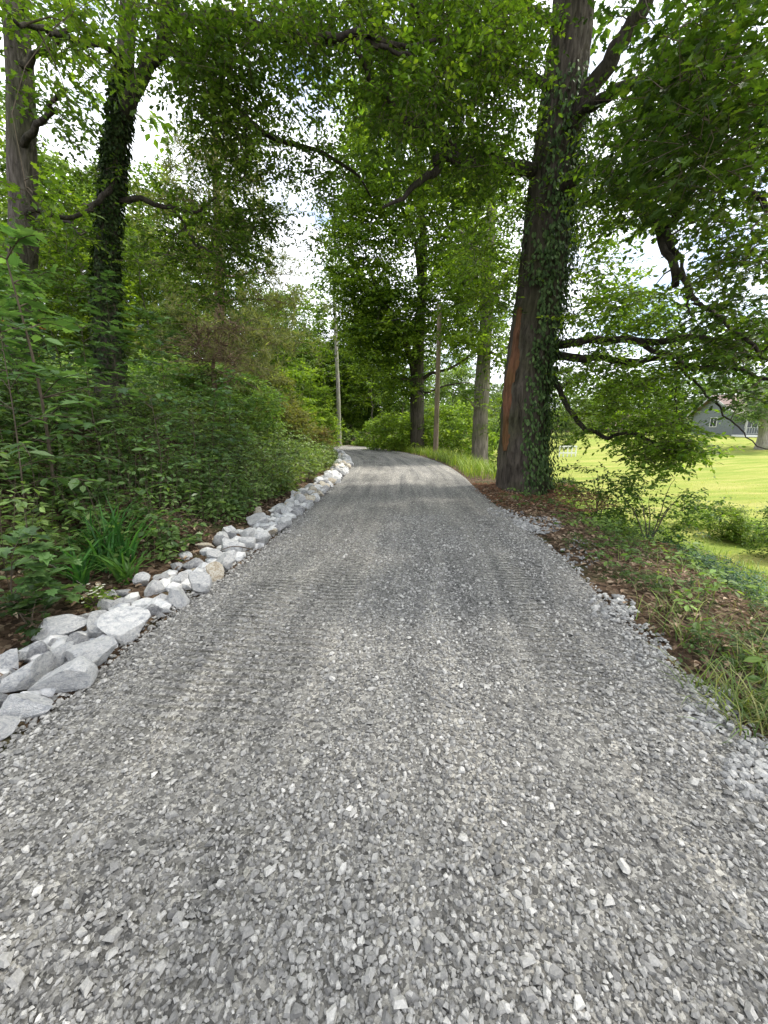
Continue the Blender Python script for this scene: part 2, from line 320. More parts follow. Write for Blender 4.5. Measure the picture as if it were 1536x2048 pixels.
# gravel road: a strip with ruts and a ragged edge
TR = (-.62, .92)
def track(s): return np.exp(-((s - TR[0]) / .30) ** 2) + .8 * np.exp(-((s - TR[1]) / .30) ** 2)
def fine(s): return np.clip(np.maximum(track(s), .9 * smooth((-.32 - s) / .25) * smooth((s + 1.65) / .25)), 0, 1)
def road_z(s, al, x, y):
    return .02 * (1 - (s / 2) ** 2) - .018 * track(s) + .008 * n2(x, y, 2.2, 3, 21) + .004 * n2(x, y, 11, 2, 22)
def road_mat():
    m, nt, n, l, b = mat('gravel_surface')
    t = N(nt, 'ShaderNodeTexCoord'); uv = N(nt, 'ShaderNodeAttribute', attribute_name='lane')
    v1 = N(nt, 'ShaderNodeTexVoronoi', Scale=110); v2 = N(nt, 'ShaderNodeTexVoronoi', Scale=52); v3 = N(nt, 'ShaderNodeTexNoise', Scale=160, Detail=4, Roughness=.8)
    di = N(nt, 'ShaderNodeTexNoise', Scale=30, Detail=2); dm = N(nt, 'ShaderNodeVectorMath', operation='MULTIPLY_ADD'); dm.inputs[1].default_value = (.02, .02, .02)
    l.new(t.outputs['Object'], di.inputs['Vector']); l.new(di.outputs['Color'], dm.inputs[0]); l.new(t.outputs['Object'], dm.inputs[2])
    for q in (v1, v2, v3): l.new(dm.outputs[0], q.inputs['Vector'])
    s1 = N(nt, 'ShaderNodeSeparateColor'); l.new(v1.outputs['Color'], s1.inputs[0]); s2 = N(nt, 'ShaderNodeSeparateColor'); l.new(v2.outputs['Color'], s2.inputs[0])
    ga = N(nt, 'ShaderNodeMath', operation='GREATER_THAN'); ga.inputs[1].default_value = .55; l.new(s2.outputs[1], ga.inputs[0])
    mv = N(nt, 'ShaderNodeMix', data_type='FLOAT'); l.new(ga.outputs[0], mv.inputs[0]); l.new(s1.outputs[0], mv.inputs[2]); l.new(s2.outputs[0], mv.inputs[3])
    r = ramp(nt, [(0, (.075, .073, .07)), (.35, (.168, .163, .155)), (.75, (.262, .255, .242)), (1, (.44, .428, .40))]); l.new(mv.outputs[0], r.inputs['Fac'])
    # darker and paler streaks drawn out along the lane
    mp = N(nt, 'ShaderNodeMapping'); mp.inputs['Scale'].default_value = (3.2, .22, 1); l.new(uv.outputs['Vector'], mp.inputs['Vector'])
    st = N(nt, 'ShaderNodeTexNoise', Scale=1.3, Detail=6, Roughness=.62, Distortion=.5); l.new(mp.outputs[0], st.inputs['Vector'])
    sr = ramp(nt, [(.32, (.62, .62, .625)), (.5, (1.0, .99, .965)), (.66, (1.28, 1.25, 1.19))]); l.new(st.outputs['Fac'], sr.inputs['Fac'])
    mu = N(nt, 'ShaderNodeMix', data_type='RGBA', blend_type='MULTIPLY'); mu.inputs[0].default_value = 1
    l.new(r.outputs[0], mu.inputs[6]); l.new(sr.outputs[0], mu.inputs[7]); l.new(mu.outputs[2], b.inputs['Base Color'])
    b.inputs['Roughness'].default_value = .9; b.inputs['Specular IOR Level'].default_value = .2
    # tyre tread ripples across the wheel lines
    sx = N(nt, 'ShaderNodeSeparateXYZ'); l.new(uv.outputs['Vector'], sx.inputs[0])
    def m_(op, a, bb=None):
        q = N(nt, 'ShaderNodeMath', operation=op)
        for i, x in enumerate((a, bb)):
            if x is None: continue
            if isinstance(x, (int, float)): q.inputs[i].default_value = x
            else: l.new(x, q.inputs[i])
        return q.outputs[0]
    dn = N(nt, 'ShaderNodeTexNoise', Scale=2.2, Detail=3); l.new(uv.outputs['Vector'], dn.inputs['Vector'])
    ph = m_('ADD', m_('MULTIPLY', sx.outputs[1], 2 * pi / .072), m_('MULTIPLY', dn.outputs['Fac'], 9))
    ph = m_('ADD', ph, m_('MULTIPLY', sx.outputs[0], 5))
    rip = m_('SINE', ph)
    g0 = m_('MINIMUM', m_('SUBTRACT', 2.4, m_('MULTIPLY', m_('ABSOLUTE', m_('SUBTRACT', sx.outputs[0], -.92)), 3.6)), 1.0)
    g2 = m_('SUBTRACT', 1.0, m_('MULTIPLY', m_('ABSOLUTE', m_('SUBTRACT', sx.outputs[0], TR[1] + .25)), 2.0))
    msk = m_('MAXIMUM', m_('MAXIMUM', g0, g2), 0.0)
    pn = N(nt, 'ShaderNodeTexNoise', Scale=1.1, Detail=2); l.new(t.outputs['Object'], pn.inputs['Vector'])
    pk = ramp(nt, [(.36, (0, 0, 0)), (.52, (1, 1, 1))]); l.new(pn.outputs['Fac'], pk.inputs['Fac'])
    rip = m_('MULTIPLY', m_('MULTIPLY', rip, msk), pk.outputs[0])
    h = m_('ADD', m_('ADD', m_('MULTIPLY', v1.outputs['Distance'], -.5), m_('MULTIPLY', v2.outputs['Distance'], -.9)), m_('ADD', m_('MULTIPLY', rip, 1.5), m_('MULTIPLY', v3.outputs['Fac'], .5)))
    bp = N(nt, 'ShaderNodeBump', Strength=1.0, Distance=.011); l.new(h, bp.inputs['Height']); l.new(bp.outputs[0], b.inputs['Normal'])
    return m
M_ROAD = road_mat()
ii = np.unique(np.r_[np.arange(60, 330, 1), np.arange(330, 699, 2)]); ss = np.linspace(-1, 1, 61)
Rw = HWID[ii][:, None] * ss[None] * (1 + np.where(np.abs(ss)[None] > .97, .06 * n2(RLEN[ii][:, None] + 0 * ss, 0 * ss + ss * 7, 1.8, 3, 31), 0))
RX = RL[ii, 0][:, None] + RN[ii, 0][:, None] * Rw; RY = RL[ii, 1][:, None] + RN[ii, 1][:, None] * Rw
RZ = road_z(Rw, RLEN[ii][:, None] + 0 * Rw, RX, RY)
RZ = np.where(np.abs(ss)[None] > .985, RZ - .06, RZ)
b = MB(); k = np.arange(RX.size).reshape(RX.shape)
q = np.stack([k[:-1, :-1], k[:-1, 1:], k[1:, 1:], k[1:, :-1]], -1).reshape(-1, 4)
b.V = [np.c_[RX.ravel(), RY.ravel(), RZ.ravel()]]; b.L = [q.ravel()]; b.S = [np.full(len(q), 4)]; b.Cc = [np.ones((RX.size, 3))]
road = b.build('gravel_road', M_ROAD, smooth_=True); tag(road, kind='structure')
at = road.data.attributes.new('lane', 'FLOAT_VECTOR', 'POINT')
at.data.foreach_set('vector', np.c_[Rw.ravel(), (RLEN[ii][:, None] + 0 * Rw).ravel(), np.zeros(RX.size)].astype(np.float32).ravel())

# ------------------------------------------------------------------ leaf prototypes, frames, sprays
def proto_half(pts, z=.07, droop=.12):
    h = np.array(pts, float); n = len(h)
    L = np.c_[-h[:, 0], h[:, 1], np.abs(h[:, 0]) * z * 3 - droop * h[:, 1] ** 2]; R = L.copy(); R[:, 0] *= -1
    inner = [i for i in range(n) if h[i, 0] > 1e-6]
    V = list(L) + [R[i] for i in inner]; m = {i: n + j for j, i in enumerate(inner)}
    return np.array(V), [tuple(range(n)), tuple([m.get(i, i) for i in range(n)][::-1])]
LEAF2 = (np.array([(0, 0, 0), (-.27, .48, .06), (0, 1, -.1), (.27, .48, .06)]), [(0, 1, 2, 3)])
LEAF4 = proto_half([(0, 0), (.2, .28), (.24, .62), (0, 1)])
LEAF4N = proto_half([(0, 0), (.12, .3), (.11, .66), (0, 1)])
OAK = proto_half([(0, 0), (.05, .16), (.2, .24), (.09, .36), (.31, .5), (.14, .58), (.29, .78), (.1, .84), (0, 1)])
MAPLE = proto_half([(0, 0), (.3, .02), (.26, .18), (.5, .42), (.27, .46), (.3, .72), (.13, .68), (0, 1)])
def nrm(a): return a / (np.linalg.norm(a, axis=-1, keepdims=True) + 1e-9)
def frames(d, up, size, wid=1.0):
    y = nrm(d); x = nrm(np.cross(y, up)); z = np.cross(x, y); s = np.asarray(size)[:, None]
    return np.stack([x * s * wid, y * s, z * s], 1)
def rnd_col(n, cols, spread=.22, groups=None):
    cols = np.array(cols); w = rng.random(n) if groups is None else np.clip(groups + rng.normal(0, .18, n), 0, .999)
    k = w * (len(cols) - 1); i = k.astype(int); f = (k - i)[:, None]
    c = cols[i] * (1 - f) + cols[np.minimum(i + 1, len(cols) - 1)] * f
    return c * np.exp(rng.normal(0, spread, n))[:, None]
OAKC = [(.028, .060, .010), (.048, .096, .014), (.078, .138, .018), (.13, .195, .026)]
MIDC = [(.04, .08, .011), (.08, .14, .016), (.13, .20, .022), (.19, .265, .03)]
DARKC = [(.016, .036, .010), (.030, .060, .015), (.048, .085, .02)]
UNDC = [(.06, .12, .034), (.10, .175, .048), (.15, .235, .065), (.21, .29, .09)]
BRIGHTC = [(.09, .16, .022), (.15, .235, .03), (.23, .31, .045)]
PALEC = [(.07, .12, .035), (.11, .165, .05), (.15, .21, .07)]
def sprays(mb, cen, proto, leaf, r, ntw, nlf, cols, tw_len=.35, flat=.55, hang=0.0, twig=None, twr=.004, grp=None):
    """clump centres -> short twigs -> leaves set along each twig"""
    cen = np.asarray(cen, float); n = len(cen)
    if n == 0: return
    c = np.repeat(cen, ntw, 0); m = len(c)
    g = None if grp is None else np.repeat(grp, ntw * nlf)
    off = rng.normal(0, 1, (m, 3)); off[:, 2] *= flat; off = nrm(off) * (rng.random((m, 1)) ** .6) * r; off[:, 2] *= .8
    st = c + off * .55
    d = nrm(off + rng.normal(0, .5, (m, 3)) * r); d[:, 2] = d[:, 2] * flat - hang - .1; d = nrm(d)
    L = tw_len * U(.6, 1.3, m)
    if twig is not None:
        T = np.array([(-.5, -.3, 0), (.5, -.3, 0), (0, .6, 0), (-.1, -.06, 1), (.1, -.06, 1), (0, .12, 1)])
        x = nrm(np.cross(d, rng.normal(0, 1, (m, 3)))); y = np.cross(d, x)
        Mx = np.stack([x * twr * 2, y * twr * 2, d * L[:, None]], 1)
        twig.add_many(T, [(0, 1, 4, 3), (1, 2, 5, 4), (2, 0, 3, 5)], Mx, st)
    t = np.tile(np.linspace(.15, 1, nlf), m) + rng.normal(0, .04, m * nlf); di = np.repeat(d, nlf, 0); Li = np.repeat(L, nlf)
    p = np.repeat(st, nlf, 0) + di * (Li * t)[:, None]
    p[:, 2] -= .10 * Li * t ** 2
    side = nrm(np.cross(di, (0, 0, 1.)) + 1e-6) * np.tile(np.where(np.arange(nlf) % 2, 1., -1.), m)[:, None]
    last = np.tile(np.arange(nlf) == nlf - 1, m)[:, None]
    ld = nrm(np.where(last, di, di * .5 + side) + rng.normal(0, .35, (len(p), 3)) + np.array([0, 0, -.15 - hang]))
    up = nrm(np.array([0, 0, 1.]) + rng.normal(0, .42, (len(p), 3)))
    sz = leaf * U(.65, 1.2, len(p))
    mb.add_many(proto[0], proto[1], frames(ld, up, sz), p, rnd_col(len(p), cols, groups=g))

def proj(p):
    q = np.asarray(p, float) - EYE; f = np.array([0, cos(PITCH), -sin(PITCH)]); u_ = np.array([0, sin(PITCH), cos(PITCH)])
    z = np.maximum(q @ f, .05); return 768 + 768 * q[:, 0] / z, 1024 - 768 * (q @ u_) / z, q[:, 1]
# openings in the canopy: where each tree's crown leaves the trunk bare or lets the sky through
GAPS = [(305, 250, 50, 110, .97), (290, 120, 45, 50, .5), (190, 150, 60, 50, .75), (200, 250, 30, 90, .6), (150, 330, 40, 60, .6), (616, 585, 36, 50, .9), (690, 155, 50, 60, .8), (620, 470, 45, 60, .35),
        (560, 130, 60, 40, .5), (590, 400, 40, 60, .3), (540, 300, 40, 40, .5), (700, 260, 50, 40, .5), (1300, 505, 48, 56, .85), (1245, 500, 40, 40, .5), (1440, 480, 60, 50, .5), (1445, 590, 60, 26, .4), (1520, 260, 40, 40, .5),
        (1462, 843, 92, 46, .97), (1440, 800, 50, 24, .8), (1260, 700, 130, 16, .6), (1330, 850, 60, 30, .3), (1220, 60, 22, 60, .5), (1330, 215, 30, 30, .5), (1250, 190, 50, 40, .45), (40, 310, 40, 60, .4), (330, 340, 40, 40, .6), (540, 540, 50, 40, .6), (1190, 760, 30, 22, .3), (350, 620, 40, 40, .5),
        (1440, 960, 90, 60, .95)]
TRUNKS = [([0, 230, 400, 600, 800, 950], [1148, 1120, 1098, 1075, 1050, 1040], 52, 9.6, -50, 960, .90), ([0, 180, 320, 480, 640, 800], [254, 252, 237, 222, 216, 220], 38, 7.8, 100, 680, .96), ([0, 800], [42, 42], 34, 7.6, 60, 720, .9), ([-20, 60, 150, 290], [1300, 1250, 1200, 1112], 62, 8.6, -40, 300, .97), ([330, 430, 490, 575], [1230, 1300, 1335, 1352], 26, 6.6, 400, 640, .9)]
def cull(c):
    u, v, Y = proj(c); drop = np.zeros(len(c))
    for (a, b_, ra, rb, p_) in GAPS: drop = np.maximum(drop, p_ * (((u - a) / ra) ** 2 + ((v - b_) / rb) ** 2 < 1))
    for (vs, us, hw, Ym, v0, v1, p_) in TRUNKS: drop = np.maximum(drop, p_ * ((np.abs(u - np.interp(v, vs, us)) < hw + 230 / np.maximum(Y, 3)) & (v > v0) & (v < v1) & (Y < Ym)))
    return c[rng.random(len(c)) >= drop]
class Tree:
    """skeleton of limbs, grown out to leaf clumps"""
    def __init__(s, sides=6): s.wood = MB(); s.nodes = np.zeros((0, 3)); s.rad = np.zeros(0); s.leaf = MB(); s.sides = sides
    def limb(s, pts, r0, r1, n=14, sides=None, wig=.03, keep=True):
        p = catmull(pts, n); w = rng.normal(0, wig, (n, 3)); w[0] = 0; w[1:-1] = (w[:-2] + w[1:-1] + w[2:]) / 2 if n > 3 else w[1:-1]
        p = p + w; r = np.linspace(r0, r1, n)
        s.wood.tube(p, r, sides or s.sides)
        s.nodes = np.vstack([s.nodes, p]); s.rad = np.r_[s.rad, r]
        return p
    def grow(s, cen, r0=.02, r1=.006, maxl=4.0, minr=0):
        cen = np.asarray(cen); todo = list(range(len(cen)))
        d = np.array([np.linalg.norm(s.nodes - c, axis=1).min() for c in cen])
        for i in np.argsort(d):
            c = cen[i]; dd = np.linalg.norm(s.nodes - c, axis=1); j = dd.argmin()
            if dd[j] < .05: continue
            a = s.nodes[j]; L = dd[j]; mid = (a + c) / 2 + rng.normal(0, .10 * L, 3) + np.array([0, 0, .06 * L])
            ra = min(s.rad[j] * .8, r0 * (1 + .55 * L)); nn = 5 if L > .5 else 3
            p = catmull([a, mid, c], nn); p[1:-1] += rng.normal(0, .03 * L, (nn - 2, 3))
            s.wood.tube(p, np.linspace(max(ra, r1), r1, nn), 4 if r0 < .03 else 5, cap=False)
            s.nodes = np.vstack([s.nodes, p[1:]]); s.rad = np.r_[s.rad, np.linspace(max(ra, r1), r1, nn)[1:]]
def region(u, v, ru, rv, Y0, Y1, n):
    """n points of a crown volume: an ellipse of view directions times a range of distances"""
    th = U(0, 2 * pi, n); q = np.sqrt(rng.random(n)); Y = U(Y0, Y1, n)
    return np.array([P(u + ru * a * cos(t), v + rv * a * sin(t), y) for a, t, y in zip(q, th, Y)])

def bark_trunk(axis, rad, nseg, sides, amp, freq=9.0, seed=0, flare=None, stretch=.5):
    """trunk surface with real ridges"""
    p = catmull(axis, nseg); r = np.interp(np.linspace(0, 1, nseg), np.linspace(0, 1, len(rad)), rad)
    T = nrm(np.gradient(p, axis=0)); a = np.array([1., 0, 0]); th = np.linspace(0, 2 * pi, sides, endpoint=False)
    N1 = nrm(a - T * (T @ a)[:, None]); N2 = np.cross(T, N1)
    H = np.r_[0, np.cumsum(np.linalg.norm(np.diff(p, axis=0), axis=1))]
    TH, HH = np.meshgrid(th, H); R = r[:, None]
    q = np.stack([np.cos(TH) * freq * R.mean(), np.sin(TH) * freq * R.mean(), HH * stretch * freq * .28], -1)
    nn = 1 - np.abs(fbm(q * 1.4, 4, seed)); lump = fbm(np.stack([np.cos(TH) * 1.2, np.sin(TH) * 1.2, HH * .5], -1), 2, seed + 9)
    rr = R + amp * (nn - .6) + R * .09 * lump
    if flare is not None: rr = rr + flare * np.exp(-HH / .38) * (1 + .5 * np.sin(TH * 5 + seed) + .3 * np.sin(TH * 3 + 1))
    V = p[:, None] + rr[..., None] * (np.cos(TH)[..., None] * N1[:, None] + np.sin(TH)[..., None] * N2[:, None])
    m = MB(); k = np.arange(nseg * sides).reshape(nseg, sides); k2 = np.roll(k, -1, 1)
    q = np.stack([k[:-1], k2[:-1], k2[1:], k[1:]], -1).reshape(-1, 4)
    m.V = [V.reshape(-1, 3)]; m.L = [q.ravel()]; m.S = [np.full(len(q), 4)]; m.Cc = [np.ones((V.size // 3, 3))]; m.n = V.size // 3
    return m, p, rr, N1, N2, H
def on_trunk(p, rr, N1, N2, h, th, out=.02):       # points on the trunk surface, h fraction 0..1
    i = np.clip((h * (len(p) - 1)).astype(int), 0, len(p) - 1); j = ((th / (2 * pi)) % 1 * rr.shape[1]).astype(int)
    nrm_ = np.cos(th)[:, None] * N1[i] + np.sin(th)[:, None] * N2[i]
    return p[i] + nrm_ * (rr[i, j] + out)[:, None], nrm_
def ivy(mb, p, rr, N1, N2, h, th, size, cols, hang=.9, proto=LEAF4, out=.03, spread=.35):
    q, nn = on_trunk(p, rr, N1, N2, h, th, 0); q = q + nn * (np.abs(rng.normal(0, out, len(q))) + .008)[:, None]
    d = nrm(nn * U(.1, .9, (len(q), 1)) + np.array([0, 0, -hang]) + rng.normal(0, spread, (len(q), 3)))
    up = nrm(nn + np.array([0, 0, .5]) + rng.normal(0, .3, (len(q), 3)))
    mb.add_many(proto[0], proto[1], frames(d, up, size * U(.6, 1.2, len(q))), q, rnd_col(len(q), cols))

# ================================================================== THE BIG OAK, right of the road
oakb = np.array([3.55, 9.75, g1(3.55, 9.75) - .12])
oak = empty('oak_tree', oakb, 'huge oak with ivy and a bare reddish strip, tight against the right road edge', 'tree')
oax = [oakb, P(1050, 800, 9.75), P(1078, 600, 9.75), P(1098, 400, 9.75), P(1120, 230, 9.7), P(1148, 0, 9.6), P(1165, -300, 9.3), P(1180, -900, 9.2)]
tm, op, orr, oN1, oN2, oH = bark_trunk(oax, [.60, .53, .49, .45, .42, .37, .30, .18], 280, 96, .085, 10, 3, flare=.12)
tm.build('trunk', M_BARK_OAK, oak, True, origin=oakb)
# bare reddish strip where the bark is gone
def scar(h0, h1, th0, wid, seed, colr):
    s = MB(); n = 40; hh = np.linspace(h0, h1, n)
    V = []
    for k, h in enumerate(hh):
        w = wid * (sin(pi * (k + .5) / n) ** .4) * (1 + .3 * float(vnoise(np.array([[k * .3, seed, 0]]))[0])); cth = th0 + .12 * float(vnoise(np.array([[k * .12, seed, 5.]]))[0])
        for j in np.linspace(-1, 1, 7):
            i = int(h * (len(op) - 1)); t = cth + j * w; jj = int((t / (2 * pi)) % 1 * orr.shape[1])
            V.append(op[i] + (cos(t) * oN1[i] + sin(t) * oN2[i]) * (orr[i, jj] * .25 + orr[i, :].mean() * .75 + .07 - .03 * abs(j) ** 3 * 2 + .012 * rng.random()))
    F = [(a * 7 + c, a * 7 + c + 1, a * 7 + c + 8, a * 7 + c + 7) for a in range(n - 1) for c in range(6)]
    s.add(V, F, colr); return s
M_SCAR = bark_mat('bare_red_bark', (.07, .032, .02), (.21, .10, .06), .9, .9)
o_ = scar(.075, .27, radians(205), .30, 1, (.3, .12, .06)).build('bare_bark_strip', M_SCAR, oak, True, origin=oakb); o_['label'] = 'reddish bare strip on the road side of the trunk'
T = Tree(7); T.nodes = op[40:].copy(); T.rad = np.full(len(T.nodes), .1)
lm = lambda uvY: [P(*q) for q in uvY]
limbs = [
    ([(1112, 330, 9.7), (1150, 250, 9.3), (1200, 150, 8.9), (1250, 60, 8.5), (1300, -20, 8.2), (1380, -200, 8)], .20, .10),
    ([(1090, 420, 9.7), (1150, 355, 9.0), (1195, 340, 8.6), (1245, 395, 7.8), (1300, 430, 7.2), (1335, 490, 6.8), (1352, 575, 6.6)], .15, .05),
    ([(1300, 430, 7.2), (1345, 440, 6.6), (1360, 380, 6.2), (1440, 350, 5.6), (1536, 420, 5.0)], .07, .03),
    ([(1075, 345, 9.7), (1000, 330, 9.2), (930, 320, 8.6), (880, 315, 8.0), (870, 345, 7.8), (820, 380, 7.5), (770, 415, 7.2)], .15, .02),
    ([(930, 320, 8.6), (850, 260, 8.0), (780, 200, 7.4), (700, 90, 6.8)], .08, .03),
    ([(1110, 690, 9.6), (1180, 684, 8.9), (1260, 680, 8.2), (1400, 684, 7.0), (1540, 700, 6.2)], .10, .035),
    ([(1110, 712, 9.6), (1200, 719, 9.0), (1270, 720, 8.6), (1400, 708, 7.6), (1560, 722, 6.6)], .095, .035),
    ([(1270, 684, 8.2), (1330, 712, 7.6), (1400, 735, 7.0), (1480, 745, 6.3), (1570, 772, 5.6)], .05, .02),
    ([(1330, 712, 7.6), (1420, 790, 7.0), (1470, 850, 6.6), (1530, 900, 6.2)], .022, .008),
    ([(1100, 740, 9.7), (1130, 790, 9.4), (1160, 850, 9.0), (1200, 868, 8.7), (1260, 872, 8.2), (1330, 895, 7.7), (1400, 885, 7.3)], .07, .015),
    ([(1345, 710, 7.9), (1347, 760, 7.9), (1355, 820, 7.9), (1362, 875, 7.9)], .02, .008),
    ([(1300, 430, 7.2), (1345, 520, 6.6), (1385, 570, 6.3), (1400, 610, 6.2), (1450, 640, 5.8), (1536, 700, 5.3)], .055, .02),
    ([(1345, 470, 6.8), (1370, 560, 6.5), (1376, 610, 6.4), (1384, 640, 6.3)], .03, .008),
    ([(1120, 250, 9.7), (1200, 200, 8.5), (1330, 130, 6.8), (1400, 110, 5.6), (1500, 150, 4.5)], .12, .03),
    ([(1110, 180, 9.7), (1010, 130, 9), (900, 80, 8.3), (820, 30, 7.6)], .09, .025),
    ([(1140, 60, 9.6), (1060, 20, 9.0), (950, -80, 8.5)], .1, .03),
    ([(1140, -100, 9.4), (1250, -300, 7.5), (1300, -700, 5.5)], .16, .05),
    ([(1140, -200, 9.3), (1000, -500, 7.0), (800, -900, 5.0)], .16, .05),
]
for pts, r0, r1 in limbs:
    lb = Tree(8); pp = lb.limb(lm(pts), r0, r1, 26, 9, .035)
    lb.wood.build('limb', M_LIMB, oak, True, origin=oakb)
    T.nodes = np.vstack([T.nodes, pp]); T.rad = np.r_[T.rad, np.linspace(r0, r1, len(pp))]
cr = MB(); tw = MB()
def oak_fill(regs, proto, leaf, r, ntw, nlf, cols, tl, **k):
    for rg in regs:
        c = cull(region(*rg[:6], int(rg[6] * .88))); T.grow(c, .014, .004)
        sprays(cr, c, proto, leaf, r, ntw, nlf, cols, tl, twig=tw, grp=np.clip(rng.normal(.45, .22, len(c)), 0, 1), **k)
# near leaves, top right: lobed, large
oak_fill([(1440, 500, 90, 70, 4.6, 6.8, 26), (1400, 600, 90, 40, 5, 7.2, 18), (1400, 60, 150, 110, 3.9, 6.8, 44), (1300, 170, 110, 100, 4.5, 7.8, 34), (1440, 230, 120, 120, 3.7, 6.3, 40), (1250, 60, 90, 80, 5.7, 8.8, 26),
          (1360, 340, 130, 70, 4.5, 7.3, 34), (1500, 330, 60, 80, 3.9, 6.3, 14), (1230, 280, 80, 90, 5.7, 8.8, 22), (1490, 520, 60, 60, 4.3, 6.3, 9), (1440, 590, 80, 30, 5.1, 6.9, 7),
          (1480, 700, 90, 60, 5.1, 7.8, 24), (1500, 640, 60, 40, 5.1, 7.3, 9), (1340, 640, 60, 40, 7.2, 9.3, 9), (1460, 780, 70, 24, 5.9, 8.1, 9)],
         OAK, .115, .55, 9, 7, [(a * .78, b * .78, c * .8) for a, b, c in OAKC], .36)
oak_fill([(900, 80, 150, 110, 6.5, 9.5, 95), (800, 170, 80, 90, 6.5, 9, 26), (950, 220, 120, 110, 7, 10, 80), (1010, 80, 60, 100, 7.5, 10.5, 36),
          (900, 380, 90, 90, 7.5, 10, 26), (990, 440, 60, 120, 8, 10.8, 46), (990, 600, 40, 70, 9.2, 11, 16),
          (1210, 180, 70, 100, 7.5, 9.5, 30), (1230, 350, 60, 60, 7, 9, 20)],
         LEAF4, .098, .65, 9, 9, [(.04, .08, .012), (.07, .13, .017), (.11, .185, .022), (.17, .245, .03)], .44)
oak_fill([(1180, 420, 60, 60, 8, 10.5, 20), (1210, 520, 60, 90, 8, 10.5, 44), (1190, 640, 90, 60, 8, 10.5, 48), (1300, 620, 90, 40, 7, 9.5, 24),
          (1200, 760, 80, 60, 8.2, 10.5, 44), (1280, 760, 70, 40, 7.5, 9.5, 22), (1400, 690, 100, 35, 6.5, 8.5, 30), (1230, 850, 80, 40, 8.2, 9.8, 32), (1330, 870, 75, 40, 7.2, 8.6, 40),
          (1400, 890, 45, 28, 7.1, 7.8, 20), (1310, 915, 50, 16, 7.2, 8.2, 12), (1340, 780, 40, 60, 7.4, 8.6, 14), (1400, 450, 80, 50, 6, 7, 9),
          (1340, 380, 80, 60, 6.5, 8, 14)],
         LEAF4, .11, .5, 8, 8, [(.06, .12, .016), (.11, .19, .022), (.17, .26, .03), (.22, .32, .04)], .4)  # low branches: sunlit, backlit look put into brighter leaf colours
# unseen upper crown above the frame, leaf cover added to shade the road
shade_c = []
for _ in range(190):
    shade_c.append((U(-.5, 9), U(-1, 13), U(10.5, 16)))
sprays(cr, np.array(shade_c), LEAF2, .30, .9, 7, 7, OAKC, .8)
cr.build('crown', M_LEAF, oak, origin=oakb)['kind'] = 'stuff'
T.wood.build('branches', M_TWIG, oak, True, origin=oakb)['kind'] = 'stuff'; tw.build('twigs', M_TWIG, oak, origin=oakb)['kind'] = 'stuff'
iv = MB(); n = 15000; h = rng.random(n) ** 1.1 * .62 + .0; th = U(0, 2 * pi, n)
face = np.cos(th - radians(280)); keep = (rng.random(n) < np.clip(.08 + .7 * np.clip(np.cos(th - radians(312)), 0, 1) + .55 * vnoise(np.c_[np.cos(th) * 2, np.sin(th) * 2, h * 18]), .03, 1)) & ~((h < .30) & (np.cos(th - radians(205)) > .72)) & ~((h > .44) & (rng.random(n) < .45))
ivy(iv, op, orr, oN1, oN2, h[keep], th[keep], .115, [(.035, .07, .02), (.07, .125, .04), (.13, .20, .07)], hang=1.3, out=.07, proto=LEAF4)
n = 2600; h = U(.02, .60, n); th = rng.normal(radians(345), .55, n)
ivy(iv, op, orr, oN1, oN2, h, th, .11, [(.018, .04, .010), (.04, .075, .018)], hang=1.2, out=.22, proto=LEAF4, spread=.5)
iv.build('ivy', M_IVY, oak, origin=oakb)['kind'] = 'stuff'

# ================================================================== the ivy tree and its neighbour on the left bank
LEFTC = [(.038, .075, .012), (.065, .12, .017), (.105, .175, .022), (.16, .23, .03)]
def left_tree(name, label, base, axis, rads, limbs_, regs, ivn, seed, regs_far=(), upper=0, mt=M_BARK_DARK, ivr=(.25, .85), forks=(), cols=LEFTC):
    rt = empty(name, base, label, 'tree')
    tm, p, rr, a1, a2, H = bark_trunk(axis, rads, 170, 56, .03, 14, seed, flare=.12)
    tm.build('trunk', mt, rt, True, origin=base)
    T = Tree(6); T.nodes = p[60:].copy(); T.rad = np.full(len(T.nodes), .08)
    for pts, r0, r1 in limbs_:
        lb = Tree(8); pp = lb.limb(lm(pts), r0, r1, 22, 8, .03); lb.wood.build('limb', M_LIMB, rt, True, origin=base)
        T.nodes = np.vstack([T.nodes, pp]); T.rad = np.r_[T.rad, np.linspace(r0, r1, len(pp))]
    cr = MB(); tw = MB()
    for rg, proto, leaf, r, a, bb, tl in regs:
        c = cull(region(*rg[:6], int(rg[6] * .72))); T.grow(c, .013, .004)
        sprays(cr, c, proto, leaf, r, a, bb, cols, tl, twig=tw, grp=np.clip(rng.normal(.4, .22, len(c)), 0, 1))
    if upper:  # unseen coarse clumps added overhead to cast shade
        c = np.c_[U(base[0] - 4, base[0] + 7, upper), U(base[1] - 7, base[1] + 5, upper), U(9.5, 15, upper)]
        sprays(cr, c, LEAF2, .30, .9, 7, 7, cols, .8)
    cr.build('crown', M_LEAF, rt, origin=base)['kind'] = 'stuff'
    if T.wood.V: T.wood.build('branches', M_TWIG, rt, True, origin=base)['kind'] = 'stuff'
    tw.build('twigs', M_TWIG, rt, origin=base)['kind'] = 'stuff'
    if ivn:
        iv = MB(); h = U(ivr[0], ivr[1], ivn); th = U(0, 2 * pi, ivn)
        keep = rng.random(ivn) < np.clip(.85 + .5 * vnoise(np.c_[np.cos(th) * 2, np.sin(th) * 2, h * 14]), .2, 1)
        ivy(iv, p, rr, a1, a2, h[keep], th[keep], .085, [(.014, .030, .009), (.03, .055, .014), (.055, .085, .022)], hang=.7, out=.028)
        iv.build('ivy', M_IVY, rt, origin=base)['kind'] = 'stuff'
    return rt
R4 = lambda rg, leaf=.09, r=.62, a=10, b_=9, tl=.42: (rg, LEAF4, leaf, r, a, b_, tl)
